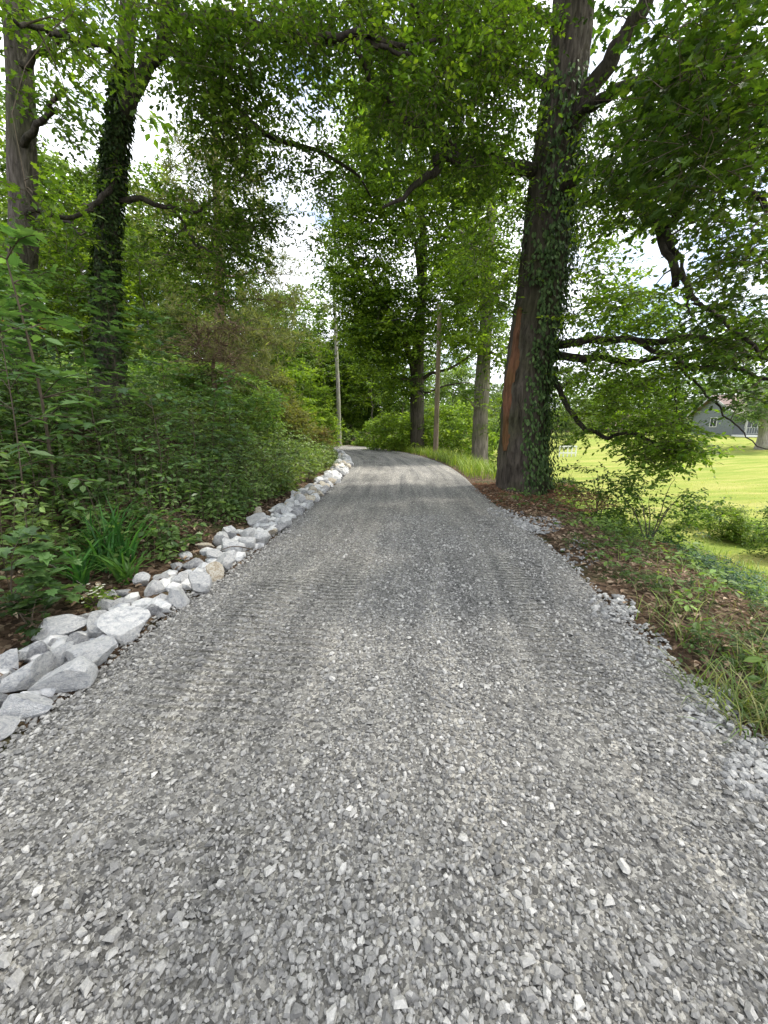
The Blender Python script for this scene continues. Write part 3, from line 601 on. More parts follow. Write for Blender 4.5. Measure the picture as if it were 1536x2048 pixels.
RO = lambda rg, leaf=.105, r=.5, a=8, b_=7, tl=.32: (rg, OAK, leaf, r, a, b_, tl)
x0, y0 = P(222, 812, 8.0)[:2]; bs = np.array([x0, y0, g1(x0, y0) - .1])
left_tree('ivy_covered_tree', 'tall leaning tree on the left bank with its middle trunk wrapped in dark ivy', bs,
    [bs, P(212, 640, 8.0), P(215, 480, 8.0), P(229, 320, 8.0), P(246, 180, 8.0), P(254, 60, 8.0), P(258, -100, 8), P(250, -500, 8)], [.25, .185, .15, .14, .13, .115, .10, .07],
    [([(242, 245, 8), (282, 165, 7.9), (320, 90, 7.8), (350, -10, 7.6), (390, -150, 7.5)], .12, .08),
     ([(330, 60, 7.7), (390, 38, 7.5), (470, 40, 7.3), (560, 62, 7.1), (640, 76, 7.0), (720, 66, 6.9), (800, 84, 6.8), (870, 82, 6.8)], .085, .022),
     ([(640, 76, 7.0), (720, 78, 6.9), (775, 100, 6.8), (830, 130, 6.7)], .045, .02),
     ([(320, 90, 7.8), (390, 130, 8.0), (435, 170, 8.2), (500, 240, 8.4), (560, 283, 8.6), (640, 305, 8.8), (705, 340, 9.0), (742, 390, 9.2)], .085, .018),
     ([(490, 235, 8.4), (498, 300, 8.4), (485, 370, 8.4), (505, 430, 8.4)], .028, .008),
     ([(238, 400, 8), (300, 405, 8), (345, 415, 8), (400, 422, 8), (430, 400, 8)], .055, .012),
     ([(345, 415, 8), (375, 470, 8), (410, 500, 8), (450, 520, 8)], .028, .008),
     ([(240, 350, 8), (180, 420, 7.4), (110, 440, 6.8), (60, 400, 6.4)], .05, .015),
     ([(252, 120, 8), (200, 90, 7), (110, 60, 6), (20, 40, 5.2)], .06, .02)],
    [RO((250, 90, 80, 50, 5.4, 7, 12)), RO((100, 50, 90, 60, 5, 7, 12)), RO((90, 190, 70, 70, 5.4, 7.2, 8)), RO((310, 130, 40, 35, 5, 6, 6)), RO((30, 390, 60, 40, 4.4, 6, 8)),
     R4((430, 90, 110, 80, 6.4, 8.6, 55)), R4((560, 70, 110, 70, 6.2, 8.6, 46)), R4((680, 50, 100, 50, 6.2, 8.2, 36)), R4((470, 250, 70, 80, 7, 9.2, 42)), R4((430, 180, 70, 60, 7, 9, 22)),
     R4((600, 200, 80, 60, 7.2, 9.5, 16)), R4((560, 320, 60, 50, 8, 9.6, 16)), R4((480, 390, 45, 70, 7.8, 9, 26)), R4((670, 330, 60, 60, 8.4, 10, 14)), R4((510, 480, 50, 50, 8, 9.4, 22)), R4((400, 500, 70, 50, 7.6, 9, 24)),
     R4((440, 570, 70, 40, 8, 9.4, 16)), R4((320, 500, 40, 50, 7.6, 9, 14)), R4((130, 150, 90, 60, 6, 8.2, 15)), R4((110, 440, 90, 40, 6.2, 8, 22)), R4((290, 40, 60, 40, 6.5, 8, 14)), R4((190, 330, 50, 80, 7, 9, 9)),
     R4((350, 420, 60, 26, 7.8, 8.6, 8)), R4((620, 440, 70, 80, 8.8, 10.8, 24)), R4((640, 560, 40, 40, 9.4, 11, 6)), R4((740, 120, 60, 60, 6.8, 8.5, 10)), R4((700, 230, 60, 60, 8, 10, 10))],
    9500, 5, upper=36, ivr=(.06, .63))
x0, y0 = P(38, 790, 7.8)[:2]; bs = np.array([x0, y0, g1(x0, y0) - .1])
left_tree('bank_tree', 'straight mottled grey trunk at the far left edge of the picture, on the bank', bs,
    [bs, P(42, 600, 7.8), P(48, 450, 7.8), P(44, 300, 7.8), P(40, 150, 7.8), P(30, 0, 7.8), P(10, -300, 7.8)], [.27, .215, .20, .19, .17, .155, .11],
    [([(44, 300, 7.8), (90, 240, 7.4), (120, 190, 7)], .06, .02), ([(44, 420, 7.8), (100, 430, 7.4), (170, 470, 7.0)], .05, .015), ([(40, 150, 7.8), (100, 100, 7.5), (180, 40, 7)], .06, .02)],
    [R4((110, 60, 80, 50, 6, 8, 14)), R4((30, 260, 50, 60, 5.4, 7, 8)), R4((150, 250, 60, 60, 7, 8.6, 10)), R4((90, 470, 80, 40, 6.2, 8, 16)), R4((160, 560, 60, 40, 7, 8.6, 9)), RO((20, 470, 60, 30, 4.4, 5.6, 8))],
    600, 15, upper=14, ivr=(.05, .12))

# ================================================================== middle distance trees by the bend
def mid_tree(name, label, base, axis, rads, limbs_, blobs, leaf, ntw, nlf, cols, mt=M_BARK_GREY, r=.9, proto=LEAF2, tl=.8, group=None, cat='tree', dens=1.0):
    rt = empty(name, base, label, cat, group)
    tm, p, rr, a1, a2, H = bark_trunk(axis, rads, 90, 22, .03, 7, 8, flare=.1)
    tm.build('trunk', mt, rt, True, origin=base)
    T = Tree(5); T.nodes = p[25:].copy(); T.rad = np.full(len(T.nodes), .1)
    for pts, r0, r1 in limbs_:
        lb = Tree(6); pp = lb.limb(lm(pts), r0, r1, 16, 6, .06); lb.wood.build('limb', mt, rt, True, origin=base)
        T.nodes = np.vstack([T.nodes, pp]); T.rad = np.r_[T.rad, np.linspace(r0, r1, len(pp))]
    cr = MB()
    for rg in blobs:
        c = region(*rg[:6], int(rg[6] * dens)); T.grow(c, .03, .008); sprays(cr, c, proto, leaf, r, ntw, nlf, cols, tl, grp=np.clip(rng.normal(.5, .25, len(c)), 0, 1))
    cr.build('crown', M_LEAF, rt, origin=base)['kind'] = 'stuff'
    if T.wood.V: T.wood.build('branches', mt, rt, True, origin=base)['kind'] = 'stuff'
    return rt
x0 = P(835, 870, 25.5)[0]; bs = np.array([x0, 25.5, g1(x0, 25.5) - .1])
mid_tree('forked_tree', 'dark forked tree beyond the road bend, just left of the utility pole', bs,
    [bs, P(834, 780, 25.5), P(836, 700, 25.5), P(843, 600, 25.5), P(846, 480, 25.5), P(838, 300, 25.5), P(840, 100, 25.5)], [.46, .42, .36, .28, .22, .14, .08],
    [([(832, 760, 25.5), (815, 690, 25), (790, 650, 24.5), (765, 600, 24), (740, 540, 23.5)], .2, .08),
     ([(838, 770, 25.5), (860, 750, 25), (900, 735, 24), (960, 700, 23)], .14, .05), ([(838, 640, 25.5), (870, 540, 25), (910, 420, 24.5)], .14, .06),
     ([(830, 760, 25.5), (790, 755, 25), (770, 740, 25)], .09, .04), ([(843, 600, 25.5), (830, 480, 25), (800, 400, 24.5)], .15, .06), ([(836, 770, 25.5), (850, 785, 24), (890, 770, 23), (940, 765, 22)], .09, .03)],
    [(800, 300, 100, 90, 22, 28, 60), (880, 420, 90, 100, 22, 28, 70), (770, 430, 80, 90, 22, 27, 55), (740, 570, 60, 70, 22, 27, 50), (800, 620, 70, 60, 22, 28, 50), (760, 690, 60, 50, 22, 27, 45),
     (890, 590, 70, 80, 22, 28, 50), (820, 200, 90, 70, 22, 28, 30), (930, 520, 50, 60, 21, 26, 25), (880, 690, 50, 40, 22, 27, 18), (800, 770, 40, 25, 23, 26, 12), (720, 320, 50, 60, 22, 26, 16), (690, 450, 45, 70, 22, 26, 22), (685, 570, 35, 60, 22, 26, 16), (720, 660, 40, 50, 22, 27, 18), (950, 330, 60, 70, 21, 26, 22), (740, 220, 60, 60, 22, 27, 16)],
    .25, 9, 8, MIDC, mt=M_BARK_OAK, dens=1.45)
x0 = P(960, 915, 19.0)[0]; bs = np.array([x0, 19.0, g1(x0, 19.0) - .1])
mid_tree('roadside_tree', 'straight grey barked tree between the utility pole and the huge oak', bs,
    [bs, P(960, 850, 19), P(966, 740, 19), P(972, 640, 19), P(980, 480, 19), P(985, 300, 19)], [.42, .36, .32, .28, .22, .14],
    [([(968, 700, 19), (1000, 705, 18.5), (1020, 690, 18)], .08, .04), ([(962, 812, 19), (945, 810, 18.5), (935, 800, 18)], .05, .02), ([(974, 620, 19), (1010, 560, 18.5), (1040, 500, 18)], .1, .04), ([(976, 560, 19), (940, 500, 18.5), (920, 460, 18)], .1, .04)],
    [(960, 640, 50, 60, 17, 21, 36), (990, 520, 60, 70, 17, 21, 36), (930, 560, 50, 60, 17, 21, 26), (920, 660, 30, 30, 17, 20, 10), (995, 700, 30, 30, 17, 19, 12), (1010, 820, 20, 40, 17.5, 20, 6), (990, 400, 60, 60, 17, 21, 24), (935, 790, 16, 14, 18, 19, 3)],
    .2, 8, 8, MIDC, dens=1.3)
x0 = P(679, 886, 37.5)[0]; bs = np.array([x0, 37.5, g1(x0, 37.5) - .1])
mid_tree('pale_slim_tree', 'slim pale almost branchless trunk rising straight beyond the end of the road', bs,
    [bs, P(676, 780, 37.5), P(672, 680, 37.5), P(668, 590, 37.5), P(666, 530, 37.5), P(664, 500, 37.5)], [.20, .18, .15, .11, .06, .02],
    [([(668, 640, 37.5), (655, 620, 37), (645, 615, 36.5)], .05, .02), ([(668, 610, 37.5), (690, 590, 37), (700, 570, 36.5)], .05, .02)],
    [(662, 560, 30, 28, 35.5, 38.5, 16), (668, 515, 24, 26, 36, 38.5, 14), (690, 600, 14, 12, 36, 38, 5)], .24, 6, 7, PALEC, mt=M_BARK_PALE)

# pine on the left bank with pale needle sprays
NEED = (np.array([(0, 0, 0), (-.035, .5, 0), (0, 1, -.05), (.035, .5, 0)]), [(0, 1, 2, 3)])
def needle_tree(name, label, base, axis, rads, limbs_, n_tuft, cols, brown=0, group=None, tip=.28):
    rt = empty(name, base, label, 'tree', group)
    tm, p, rr, a1, a2, H = bark_trunk(axis, rads, 80, 20, .025, 8, 12, flare=.06)
    tm.build('trunk', M_BARK_PINE, rt, True, origin=base)
    cr = MB(); br = MB(); allp = []; wood = MB()
    for pts, r0, r1 in limbs_:
        q = catmull(lm(pts), 16) + rng.normal(0, .04, (16, 3)); wood.tube(q, np.linspace(r0, r1, 16), 5)
        for k in range(4, 16):
            for _ in range(3):
                e = q[k] + rng.normal(0, 1, 3) * np.array([.55, .55, .28]); wood.tube(catmull([q[k], (q[k] + e) / 2 + (0, 0, .05), e], 3), [.012, .008, .004], 3, cap=False); allp.append(e)
    allp = np.array(allp); c = np.repeat(allp, n_tuft, 0) + rng.normal(0, .13, (len(allp) * n_tuft, 3))
    k = 14; cc = np.repeat(c, k, 0); d = nrm(rng.normal(0, 1, cc.shape) + (0, 0, .3)); up = nrm(rng.normal(0, 1, cc.shape))
    cr.add_many(NEED[0], NEED[1], frames(d, up, tip * U(.7, 1.1, len(cc)), 1.6), cc, rnd_col(len(cc), cols))
    cr.build('needles', M_LEAF, rt, origin=base)['kind'] = 'stuff'; wood.build('branches', M_BARK_PINE, rt, True, origin=base)['kind'] = 'stuff'
x0 = P(442, 800, 15)[0]; bs = np.array([x0, 15, g1(x0, 15) - .1])
pl = []
for (u, v, du, dv) in [(440, 600, 150, 10), (438, 560, 140, -10), (440, 640, 110, 50), (436, 520, -90, -20), (436, 480, 90, -40), (434, 440, -80, -50), (432, 400, 80, -50), (440, 690, 90, 60), (436, 600, -80, 10), (434, 350, -60, -50), (432, 330, 60, -50), (436, 650, -60, 50), (440, 660, 150, 40), (438, 730, 80, 40)]:
    Y1 = U(12.5, 17.5); pl.append(([(u, v, 15), (u + du * .5, v + dv * .5 - 8, (15 + Y1) / 2), (u + du, v + dv, Y1)], .05, .012))
needle_tree('pine_tree', 'tall pine on the left bank with pale drooping needles and a thin brown trunk', bs,
    [bs, P(440, 700, 15), P(438, 560, 15), P(434, 420, 15), P(430, 300, 15), P(428, 200, 15)], [.20, .17, .15, .12, .09, .04], pl, 3, [(.07, .085, .035), (.13, .15, .06), (.19, .2, .09)])
bs = np.array([P(425, 700, 11)[0] + .2, 11, 0]); bs[2] = g1(bs[0], 11) - .05
needle_tree('dying_cedar', 'small brown half dead cedar in front of the pine', bs, [bs, P(428, 760, 11), P(430, 700, 11), P(432, 650, 11)], [.06, .05, .03, .01],
    [([(430, v, 11), (430 + s * U(14, 30), v - 8, 11 + U(-.3, .3)), (430 + s * U(30, 46), v + U(-6, 18), 11 + U(-.6, .6))], .012, .004) for v in range(665, 780, 30) for s in (-1, 1)], 1, [(.12, .115, .06), (.18, .17, .10), (.14, .17, .07)], tip=.12)

# ================================================================== background woods: prototypes copied
def bg_tree_mesh(h, w, cols, seed, low=.25, leaf=.38, n=185):
    global rng
    keep = rng; rng = np.random.default_rng(seed)
    wood = MB(); lean = rng.normal(0, .5, 2)
    ax = [(0, 0, -.3), (lean[0] * .3, lean[1] * .3, h * .35), (lean[0], lean[1], h * .92)]
    p = catmull(ax, 14) + rng.normal(0, .05, (14, 3)); r = np.linspace(.02 * h * .75, .03, 14); wood.tube(p, r, 7)
    T = Tree(4); T.wood = MB(); T.nodes = p[4:]; T.rad = r[4:]
    z = U(low, 1, n); rad = w * np.sqrt(np.clip(1 - ((z - .55) / .5) ** 2, .05, 1)) * U(.25, 1, n) ** .6; th = U(0, 2 * pi, n)
    lob = 1 + .35 * np.sin(th * 3 + z * 9 + seed)
    c = np.c_[np.cos(th) * rad * lob + lean[0] * z, np.sin(th) * rad * lob + lean[1] * z, z * h]
    T.grow(c, .05, .015)
    cr = MB(); sprays(cr, c, LEAF2, leaf, 1.0, 7, 8, cols, .9, grp=np.clip(rng.normal(.5, .25, n), 0, 1))
    out = (wood, T.wood, cr); rng = keep; return out
protos = []
for (h, w, cols, sdd, low, mt) in [(17, 4.2, OAKC, 101, .2, M_BARK_GREY), (21, 4.0, MIDC, 102, .3, M_BARK_GREY), (14, 4.6, MIDC, 103, .12, M_BARK_GREY), (19, 3.4, PALEC, 104, .25, M_BARK_PALE), (12, 4.0, PALEC, 105, .08, M_BARK_GREY)]:
    a, b_, c_ = bg_tree_mesh(h, w, cols, sdd, low)
    protos.append((a.build('trunk', mt, smooth_=True, link=False), b_.build('branches', mt, link=False), c_.build('crown', M_LEAF, link=False)))
def place_bg(k, x, y, sc, rz, name, label, group):
    rt = empty(name, (x, y, g1(x, y) - .1), label, 'tree', group); rt.scale = (sc, sc, sc * U(.92, 1.1)); rt.rotation_euler = (0, 0, rz)
    for nm, me in zip(('trunk', 'branches', 'crown'), protos[k]):
        o = bpy.data.objects.new(nm, me); COL.objects.link(o); o.parent = rt
        if nm != 'trunk': o['kind'] = 'stuff'
LMK = [(40, 'the far left trunk'), (222, 'the ivy tree'), (440, 'the pine'), (585, 'the bright bank shrub'), (672, 'the pale slim trunk'), (835, 'the forked tree'), (962, 'the grey roadside tree'), (1120, 'the garden pen'), (1290, 'the drooping oak branch'), (1440, 'the grey house')]
KL = ['dark green', 'fresh green', 'low spreading', 'tall pale green', 'short pale green']
def wood_row(lst, where, group):
    for (k, u, Y, sc) in lst:
        x = P(u, 880, Y)[0]
        j = min(range(len(LMK)), key=lambda i: abs(LMK[i][0] - u)); du = u - LMK[j][0]
        pos = ('directly behind ' if abs(du) < 14 else ('a little ' if abs(du) < 45 else 'well ') + ('left of ' if du < 0 else 'right of ')) + LMK[j][1]
        place_bg(k, x, Y, sc, U(0, 6), 'broadleaf_tree', KL[k] + ' tree ' + pos + ', ' + where(Y), group)
wood_row([(3, 575, 40, .74), (1, 640, 48, .86), (0, 612, 43, .66), (2, 655, 45, .78), (1, 690, 50, .62), (3, 630, 55, .72), (0, 700, 47, .8), (2, 745, 44, .75), (0, 770, 50, .9), (1, 720, 56, .8), (0, 640, 50, .75), (2, 600, 46, .75), (4, 660, 58, .8), (0, 800, 46, .8), (2, 560, 52, .9), (1, 530, 44, .8), (0, 500, 55, .95), (2, 690, 66, .9),
          (0, 740, 70, .9), (0, 620, 62, .8), (2, 850, 60, .9), (4, 900, 52, .8)], lambda Y: 'front of the woods' if Y < 48 else ('middle of the woods' if Y < 60 else 'back of the woods'), 'trees in the woods beyond the bend')
wood_row([(3, 480, 26, .62), (1, 400, 24, .6), (4, 330, 20, .62), (3, 280, 27, .7), (0, 520, 31, .62), (1, 350, 33, .75), (3, 180, 24, .7), (4, 120, 18, .55), (1, 60, 26, .8), (2, 230, 34, .8), (0, 440, 38, .75), (3, 560, 36, .55),
          (1, 10, 20, .6), (2, 140, 38, .9), (3, 40, 40, 1.0), (0, 290, 44, .95), (1, 230, 17, .42), (4, 400, 16, .35)], lambda Y: 'close on the bank' if Y < 22 else ('midway up the bank' if Y < 32 else 'far up the bank'), 'trees on the left bank')
wood_row([(4, 1010, 48, .5), (2, 1060, 58, .6), (0, 1110, 64, .62), (4, 1160, 60, .5), (1, 1240, 72, .55), (2, 1200, 70, .6), (3, 1290, 64, .55), (4, 980, 66, .7), (0, 930, 70, .8), (2, 1330, 80, .6), (3, 1400, 78, .62), (1, 1470, 84, .66), (4, 1540, 70, .62), (2, 1600, 66, .7), (4, 1130, 44, .34)],
         lambda Y: 'near row' if Y < 62 else 'far row', 'trees along the far edge of the lawn')
fw = MB(); n = 1700; az = U(radians(-75), radians(80), n); rr0 = U(88, 118, n) + 14 * vnoise(np.c_[az * 6, az * 0, az * 0]); zx = rr0 * np.sin(az); zy = rr0 * np.cos(az) + 6
c = np.c_[zx, zy, ground(zx, zy) + U(0, 1, n) ** 1.2 * (9 + 5 * vnoise(np.c_[az * 14, az * 0, az * 0], 3))]
sprays(fw, c, LEAF2, 1.25, 2.4, 5, 5, [(.03, .06, .02), (.06, .105, .03), (.10, .15, .04)], 2.2)
tag(fw.build('far_woods', M_LEAF), 'continuous mass of far off woodland closing the view behind everything', 'woods', kind='stuff')
# the lawn tree beside the house
x, y = P(1528, 885, 33)[:2]; bs = np.array([x, y, g1(x, y) - .1])
mid_tree('lawn_tree', 'small spreading tree with a flared pale trunk in front of the grey house', bs,
    [bs, P(1528, 860, 33), P(1524, 820, 33), P(1520, 770, 33)], [.5, .36, .3, .12],
    [([(1526, 835, 33), (1500, 820, 32), (1470, 830, 31)], .1, .03), ([(1526, 830, 33), (1560, 800, 33), (1600, 790, 33)], .12, .04)],
    [(1490, 828, 40, 14, 31, 34, 22), (1520, 805, 40, 25, 31, 35, 30), (1570, 800, 50, 40, 31, 36, 30), (1530, 770, 50, 30, 31, 36, 24)], .22, 8, 7, [(.05, .10, .03), (.09, .15, .05), (.13, .19, .07)], mt=M_BARK_PALE, r=.8)

# ================================================================== white edging rocks
def ico(sub):
    import bmesh
    bm = bmesh.new(); bmesh.ops.create_icosphere(bm, subdivisions=sub, radius=1.0)
    V = np.array([v.co[:] for v in bm.verts]); F = [tuple(v.index for v in f.verts) for f in bm.faces]; bm.free(); return V, F
ICO = {k: ico(k) for k in (1, 2, 3, 4)}
def rock_mesh(sub, seed, cuts=11, name='rock', mt=None, deep=(.34, .78)):
    r = np.random.default_rng(seed); V, F = ICO[sub]; V = V.copy()
    for _ in range(cuts):
        n_ = r.normal(0, 1, 3); n_ /= np.linalg.norm(n_); d = r.uniform(*deep); s = V @ n_; V -= np.outer(np.clip(s - d, 0, None), n_)
    V += nrm(V) * (.05 * fbm(V * 2.1 + seed, 3, seed))[:, None] + nrm(V) * (.018 * fbm(V * 7 + seed, 2, seed + 1))[:, None]
    V /= np.abs(V).max(0)
    m = MB(); m.add(V, F); me = m.build(name, mt or M_ROCK, link=False); 
    return me
def smoothish(me):                      # smooth shading, but facet edges kept
    me.shade_smooth()
    try: me.set_sharp_from_angle(angle=radians(24))
    except Exception: pass
    return me
ROCKS = [ # u, v, width px, height px, tilt deg, tone, label (0 white 1 tan 2 grey)
 (8, 1470, 66, 56, 25, 0, 'cream white rock at the very start of the edging, nearest the camera'),
 (46, 1425, 104, 58, 14, 0, 'long flat white rock second from the near end of the edging'),
 (126, 1371, 112, 56, 22, 0, 'very long white rock lying against the gravel in the near part of the edging'),
 (58, 1366, 90, 62, 28, 0, 'plump blue grey faced rock behind the very long white one'),
 (18, 1336, 74, 56, 12, 0, 'large pale rock at the picture edge behind the near front row'),
 (2, 1408, 50, 46, 30, 2, 'grey rock at the picture edge behind the long flat white rock'),
 (0, 1374, 40, 26, 0, 2, 'small grey rock at the picture edge between two pale ones'),
 (60, 1318, 50, 34, 10, 0, 'small whitish rock wedged between large ones at the back of the near edging'),
 (86, 1314, 42, 42, -30, 2, 'dark blue grey rock standing in the back row of the near edging'),
 (121, 1325, 54, 50, 40, 0, 'upright block shaped white rock in the second row'),
 (184, 1323, 88, 58, 26, 0, 'big smooth white rock with a pointed right end touching the gravel'),
 (214, 1296, 46, 34, -10, 0, 'rounded white rock behind the big pointed one'),
 (264, 1262, 98, 66, 27, 0, 'biggest smooth white boulder, alone at the gravel edge below the flowers'),
 (118, 1272, 96, 40, 14, 0, 'long low white rock at the back against the leaf litter'),
 (198, 1262, 66, 42, -12, 0, 'rugged blue veined rock left of the biggest boulder'),
 (160, 1252, 40, 26, 20, 2, 'small grey rock at the back beside the rugged blue veined one'),
 (163, 1290, 50, 42, 30, 2, 'shadowed grey rock filling the middle of the near edging'),
 (112, 1298, 44, 28, 10, 2, 'low grey rock under the long low white one'),
 (240, 1236, 44, 28, 10, 0, 'pale blue white rock directly above the biggest boulder'),
 (200, 1240, 48, 22, 0, 0, 'flat cream rock with a dark spot below the white flowers'),
 (251, 1214, 48, 24, 10, 0, 'smooth oval white rock right of the white flowers'),
 (306, 1185, 36, 30, 10, 0, 'round cracked white rock in the middle row near the iris clump'),
 (310, 1208, 32, 20, 0, 0, 'small oblong cream rock below the round cracked one'),
 (332, 1206, 22, 30, 60, 0, 'small upright white rock beside the gravel below the iris clump'),
 (358, 1210, 40, 44, 50, 0, 'tall white rock leaning over the gravel below the iris clump'),
 (396, 1181, 52, 40, 20, 0, 'big pinkish white rock bulging out over the gravel'),
 (363, 1168, 36, 32, 10, 0, 'clean white rock behind the big pinkish one'),
 (320, 1162, 30, 24, 0, 0, 'small bright rock at the back of the middle edging'),
 (286, 1170, 28, 30, 40, 0, 'small tilted white rock against the iris leaves'),
 (332, 1227, 22, 11, 5, 0, 'tiny white cobble lying in front at the gravel edge'),
 (322, 1235, 22, 11, 5, 2, 'tiny grey cobble lying in front at the gravel edge'),
 (304, 1226, 34, 22, 10, 2, 'grey rock at the gravel edge behind the two tiny cobbles'),
 (272, 1229, 36, 18, 5, 0, 'low white rock between the biggest boulder and the grey one'),
 (246, 1189, 42, 18, 8, 2, 'flat grey slab of rock at the back near the iris leaves'),
 (220, 1215, 34, 32, 30, 0, 'white rock right behind the white flowers'),
 (222, 1195, 26, 22, 10, 0, 'small white rock at the back just above the flowers'),
 (426, 1153, 42, 32, 12, 1, 'honey tan rock at the gravel edge'),
 (392, 1150, 30, 16, 8, 1, 'small pinkish tan rock left of the honey tan one'),
 (380, 1136, 50, 24, 12, 2, 'long grey and rust rock behind the tan ones'),
 (353, 1138, 32, 15, -15, 2, 'flat brown grey rock at the back edge beside the ground ivy'),
 (450, 1137, 40, 34, 20, 0, 'broad blue white rock past the honey tan one'),
 (432, 1122, 38, 26, 0, 0, 'rounded white rock sitting on top of the middle pile'),
 (465, 1120, 22, 24, -40, 0, 'narrow white rock at the gravel edge past the broad blue white one'),
 (410, 1095, 34, 15, 5, 1, 'tan brown rock at the back of the pile beside the ground ivy'),
 (371, 1118, 26, 16, 0, 0, 'small pale rock at the back edge half under the ground ivy'),
 (469, 1100, 42, 30, 5, 0, 'large pitted white rock at the middle bend of the edging'),
 (500, 1094, 24, 36, 80, 0, 'standing white slab between two large white rocks'),
 (444, 1089, 26, 30, 50, 0, 'white rock leaning at the back beside the tan brown one'),
 (462, 1080, 28, 20, 0, 2, 'grey rock behind the large pitted one'),
 (525, 1088, 34, 28, 15, 0, 'white rock right of the standing slab at the gravel edge'),
 (460, 1067, 38, 18, 5, 0, 'flat topped white rock at the back before the far stretch'),
 (494, 1076, 30, 22, 0, 0, 'creamy white rock behind the standing slab'),
 (530, 1062, 22, 15, 0, 2, 'small grey rock in the middle of the far pile'),
 (559, 1061, 28, 17, 0, 2, 'brownish grey rock at the gravel edge in the far stretch'),
 (568, 1053, 26, 19, -20, 0, 'white rock behind the brownish grey one in the far stretch'),
 (522, 1048, 52, 17, 8, 0, 'long white rock crossing the back of the far stretch'),
 (549, 1073, 10, 19, 80, 1, 'thin upright tan rock at the gravel edge'),
 (520, 1031, 20, 19, 0, 1, 'small tan faced rock at the back of the far stretch'),
]
rk_n = 0
for (u, v, w, hh, tilt, tone, lab) in ROCKS:
    q = on_ground(u, v + hh * .12); dep = (q - EYE) @ np.array([0, cos(PITCH), -sin(PITCH)])
    wm = w / 768 * dep; hm = hh / 768 * dep; ang = math.atan2(EYE[2] - q[2], q[1] * 1.0)
    sz = hm / (cos(ang) + 1.15 * sin(ang)); sy = sz * 1.3
    me = smoothish(rock_mesh(4 if w > 70 else 3, 300 + rk_n, 10, mt=(M_ROCK, M_ROCK_TAN, M_ROCK_GREY)[tone]))
    o = bpy.data.objects.new('rock', me); COL.objects.link(o)
    o.scale = (wm * .545, max(sy, wm * .5) * .60, max(sz, wm * .36) * .88)
    # tilt seen in the picture is mostly the rock's heading on the ground
    o.rotation_euler = (U(-.12, .12), -radians(tilt) * .35, radians(tilt) * 1.5)
    gz = max(g1(q[0], q[1]), 0) if q[0] > -1.9 else g1(q[0], q[1])
    o.location = (q[0], q[1], gz + o.scale[2] * .5)
    tag(o, lab, 'rock', 'pale rocks edging the left side of the road'); rk_n += 1
ROCKV = [smoothish(rock_mesh(2, 900 + k, 9, mt=(M_ROCK, M_ROCK, M_ROCK, M_ROCK_GREY, M_ROCK_TAN)[k % 5])) for k in range(15)]
def edge_pt(al, d):                       # al metres along, d metres outside the left edge
    i = int(np.clip(np.searchsorted(RLEN, al), 1, len(RL) - 1)); w = -(HWID[i] + d)
    return RL[i, 0] + RN[i, 0] * w, RL[i, 1] + RN[i, 1] * w
i0 = RLEN[np.argmin(np.abs(RL[:, 1] - 6.3) + (RL[:, 0] < -2) * 9)]
al = i0
while al < i0 + 19:
    Yn = al - i0 + 6.3
    for row in range(3):
        if rng.random() < .06: continue
        d = .02 + row * .17 + U(-.05, .05); s = U(.09, .15) * (1.15 if Yn > 9 else 1) * (1.2 if Yn > 15 else 1)
        x, y = edge_pt(al + U(-.06, .06), d)
        o = bpy.data.objects.new('rock', ROCKV[rng.integers(15)]); COL.objects.link(o); g = max(g1(x, y), .0)
        o.location = (x, y, g + s * .35 + (row == 1) * .05); o.scale = (s * U(.9, 1.4), s * U(.8, 1.1), s * U(.65, .95)); o.rotation_euler = (U(-.3, .3), U(-.3, .3), U(0, 6))
        st = 'just past the standing slab' if Yn < 8 else ('under the brown bush' if Yn < 13 else ('before the far curve' if Yn < 17 else 'round the far curve'))
        tn = {'white_limestone': 'white', 'grey_limestone': 'grey', 'tan_limestone': 'tan'}[o.data.materials[0].name]
        rw = ('at the gravel edge', 'in the middle row', 'against the bank')[row]
        tag(o, f'small {tn} rock {rw} {st}', 'rock', 'pale rocks edging the left side of the road')
    al += U(.175, .235) if Yn < 15 else U(.24, .32)
# chips of the same stone wedged low between the rocks, too small to pick apart
fl = MB(); nf = 150
for _ in range(nf):
    al_ = U(9 + .9, 9 + 7.2); d = U(.04, .52); x, y = edge_pt(al_, d); s = U(.05, .09); V, F = ICO[1]; V = V * (1 + .18 * vnoise(V * 1.7 + _, 4))[:, None] * (s * 1.3, s, s * .8)
    a = U(0, 6); V = np.c_[V[:, 0] * cos(a) - V[:, 1] * sin(a), V[:, 0] * sin(a) + V[:, 1] * cos(a), V[:, 2]]; fl.add(V + (x, y, max(g1(x, y), 0) + s * .2), F)
tag(fl.build('stone_chips', M_ROCK), 'small broken pieces of pale stone wedged low between the edging rocks', 'stone chips', kind='stuff')

# ================================================================== loose gravel (stuff)
def pebble_proto(seed):
    r = np.random.default_rng(seed); n = 4 + seed % 3
    th = np.sort(np.linspace(0, 2 * pi, n, endpoint=False) + r.uniform(-.35, .35, n)); ra = r.uniform(.75, 1.05, n)
    b0 = np.c_[np.cos(th) * ra, np.sin(th) * ra, r.uniform(-.35, .1, n)]; k = r.uniform(.5, .78)
    b1 = np.c_[np.cos(th) * ra * k + r.uniform(-.1, .1), np.sin(th) * ra * k + r.uniform(-.1, .1), .62 + r.uniform(-.18, .18, n)]
    V = np.vstack([b0, b1]); F = [(i, (i + 1) % n, n + (i + 1) % n, n + i) for i in range(n)] + [tuple(range(n, 2 * n))]
    return V, F
PEB = [pebble_proto(k) for k in range(14)]
GCOL = [(.125, .122, .118), (.19, .186, .178), (.26, .254, .242), (.335, .327, .309), (.44, .428, .402)]
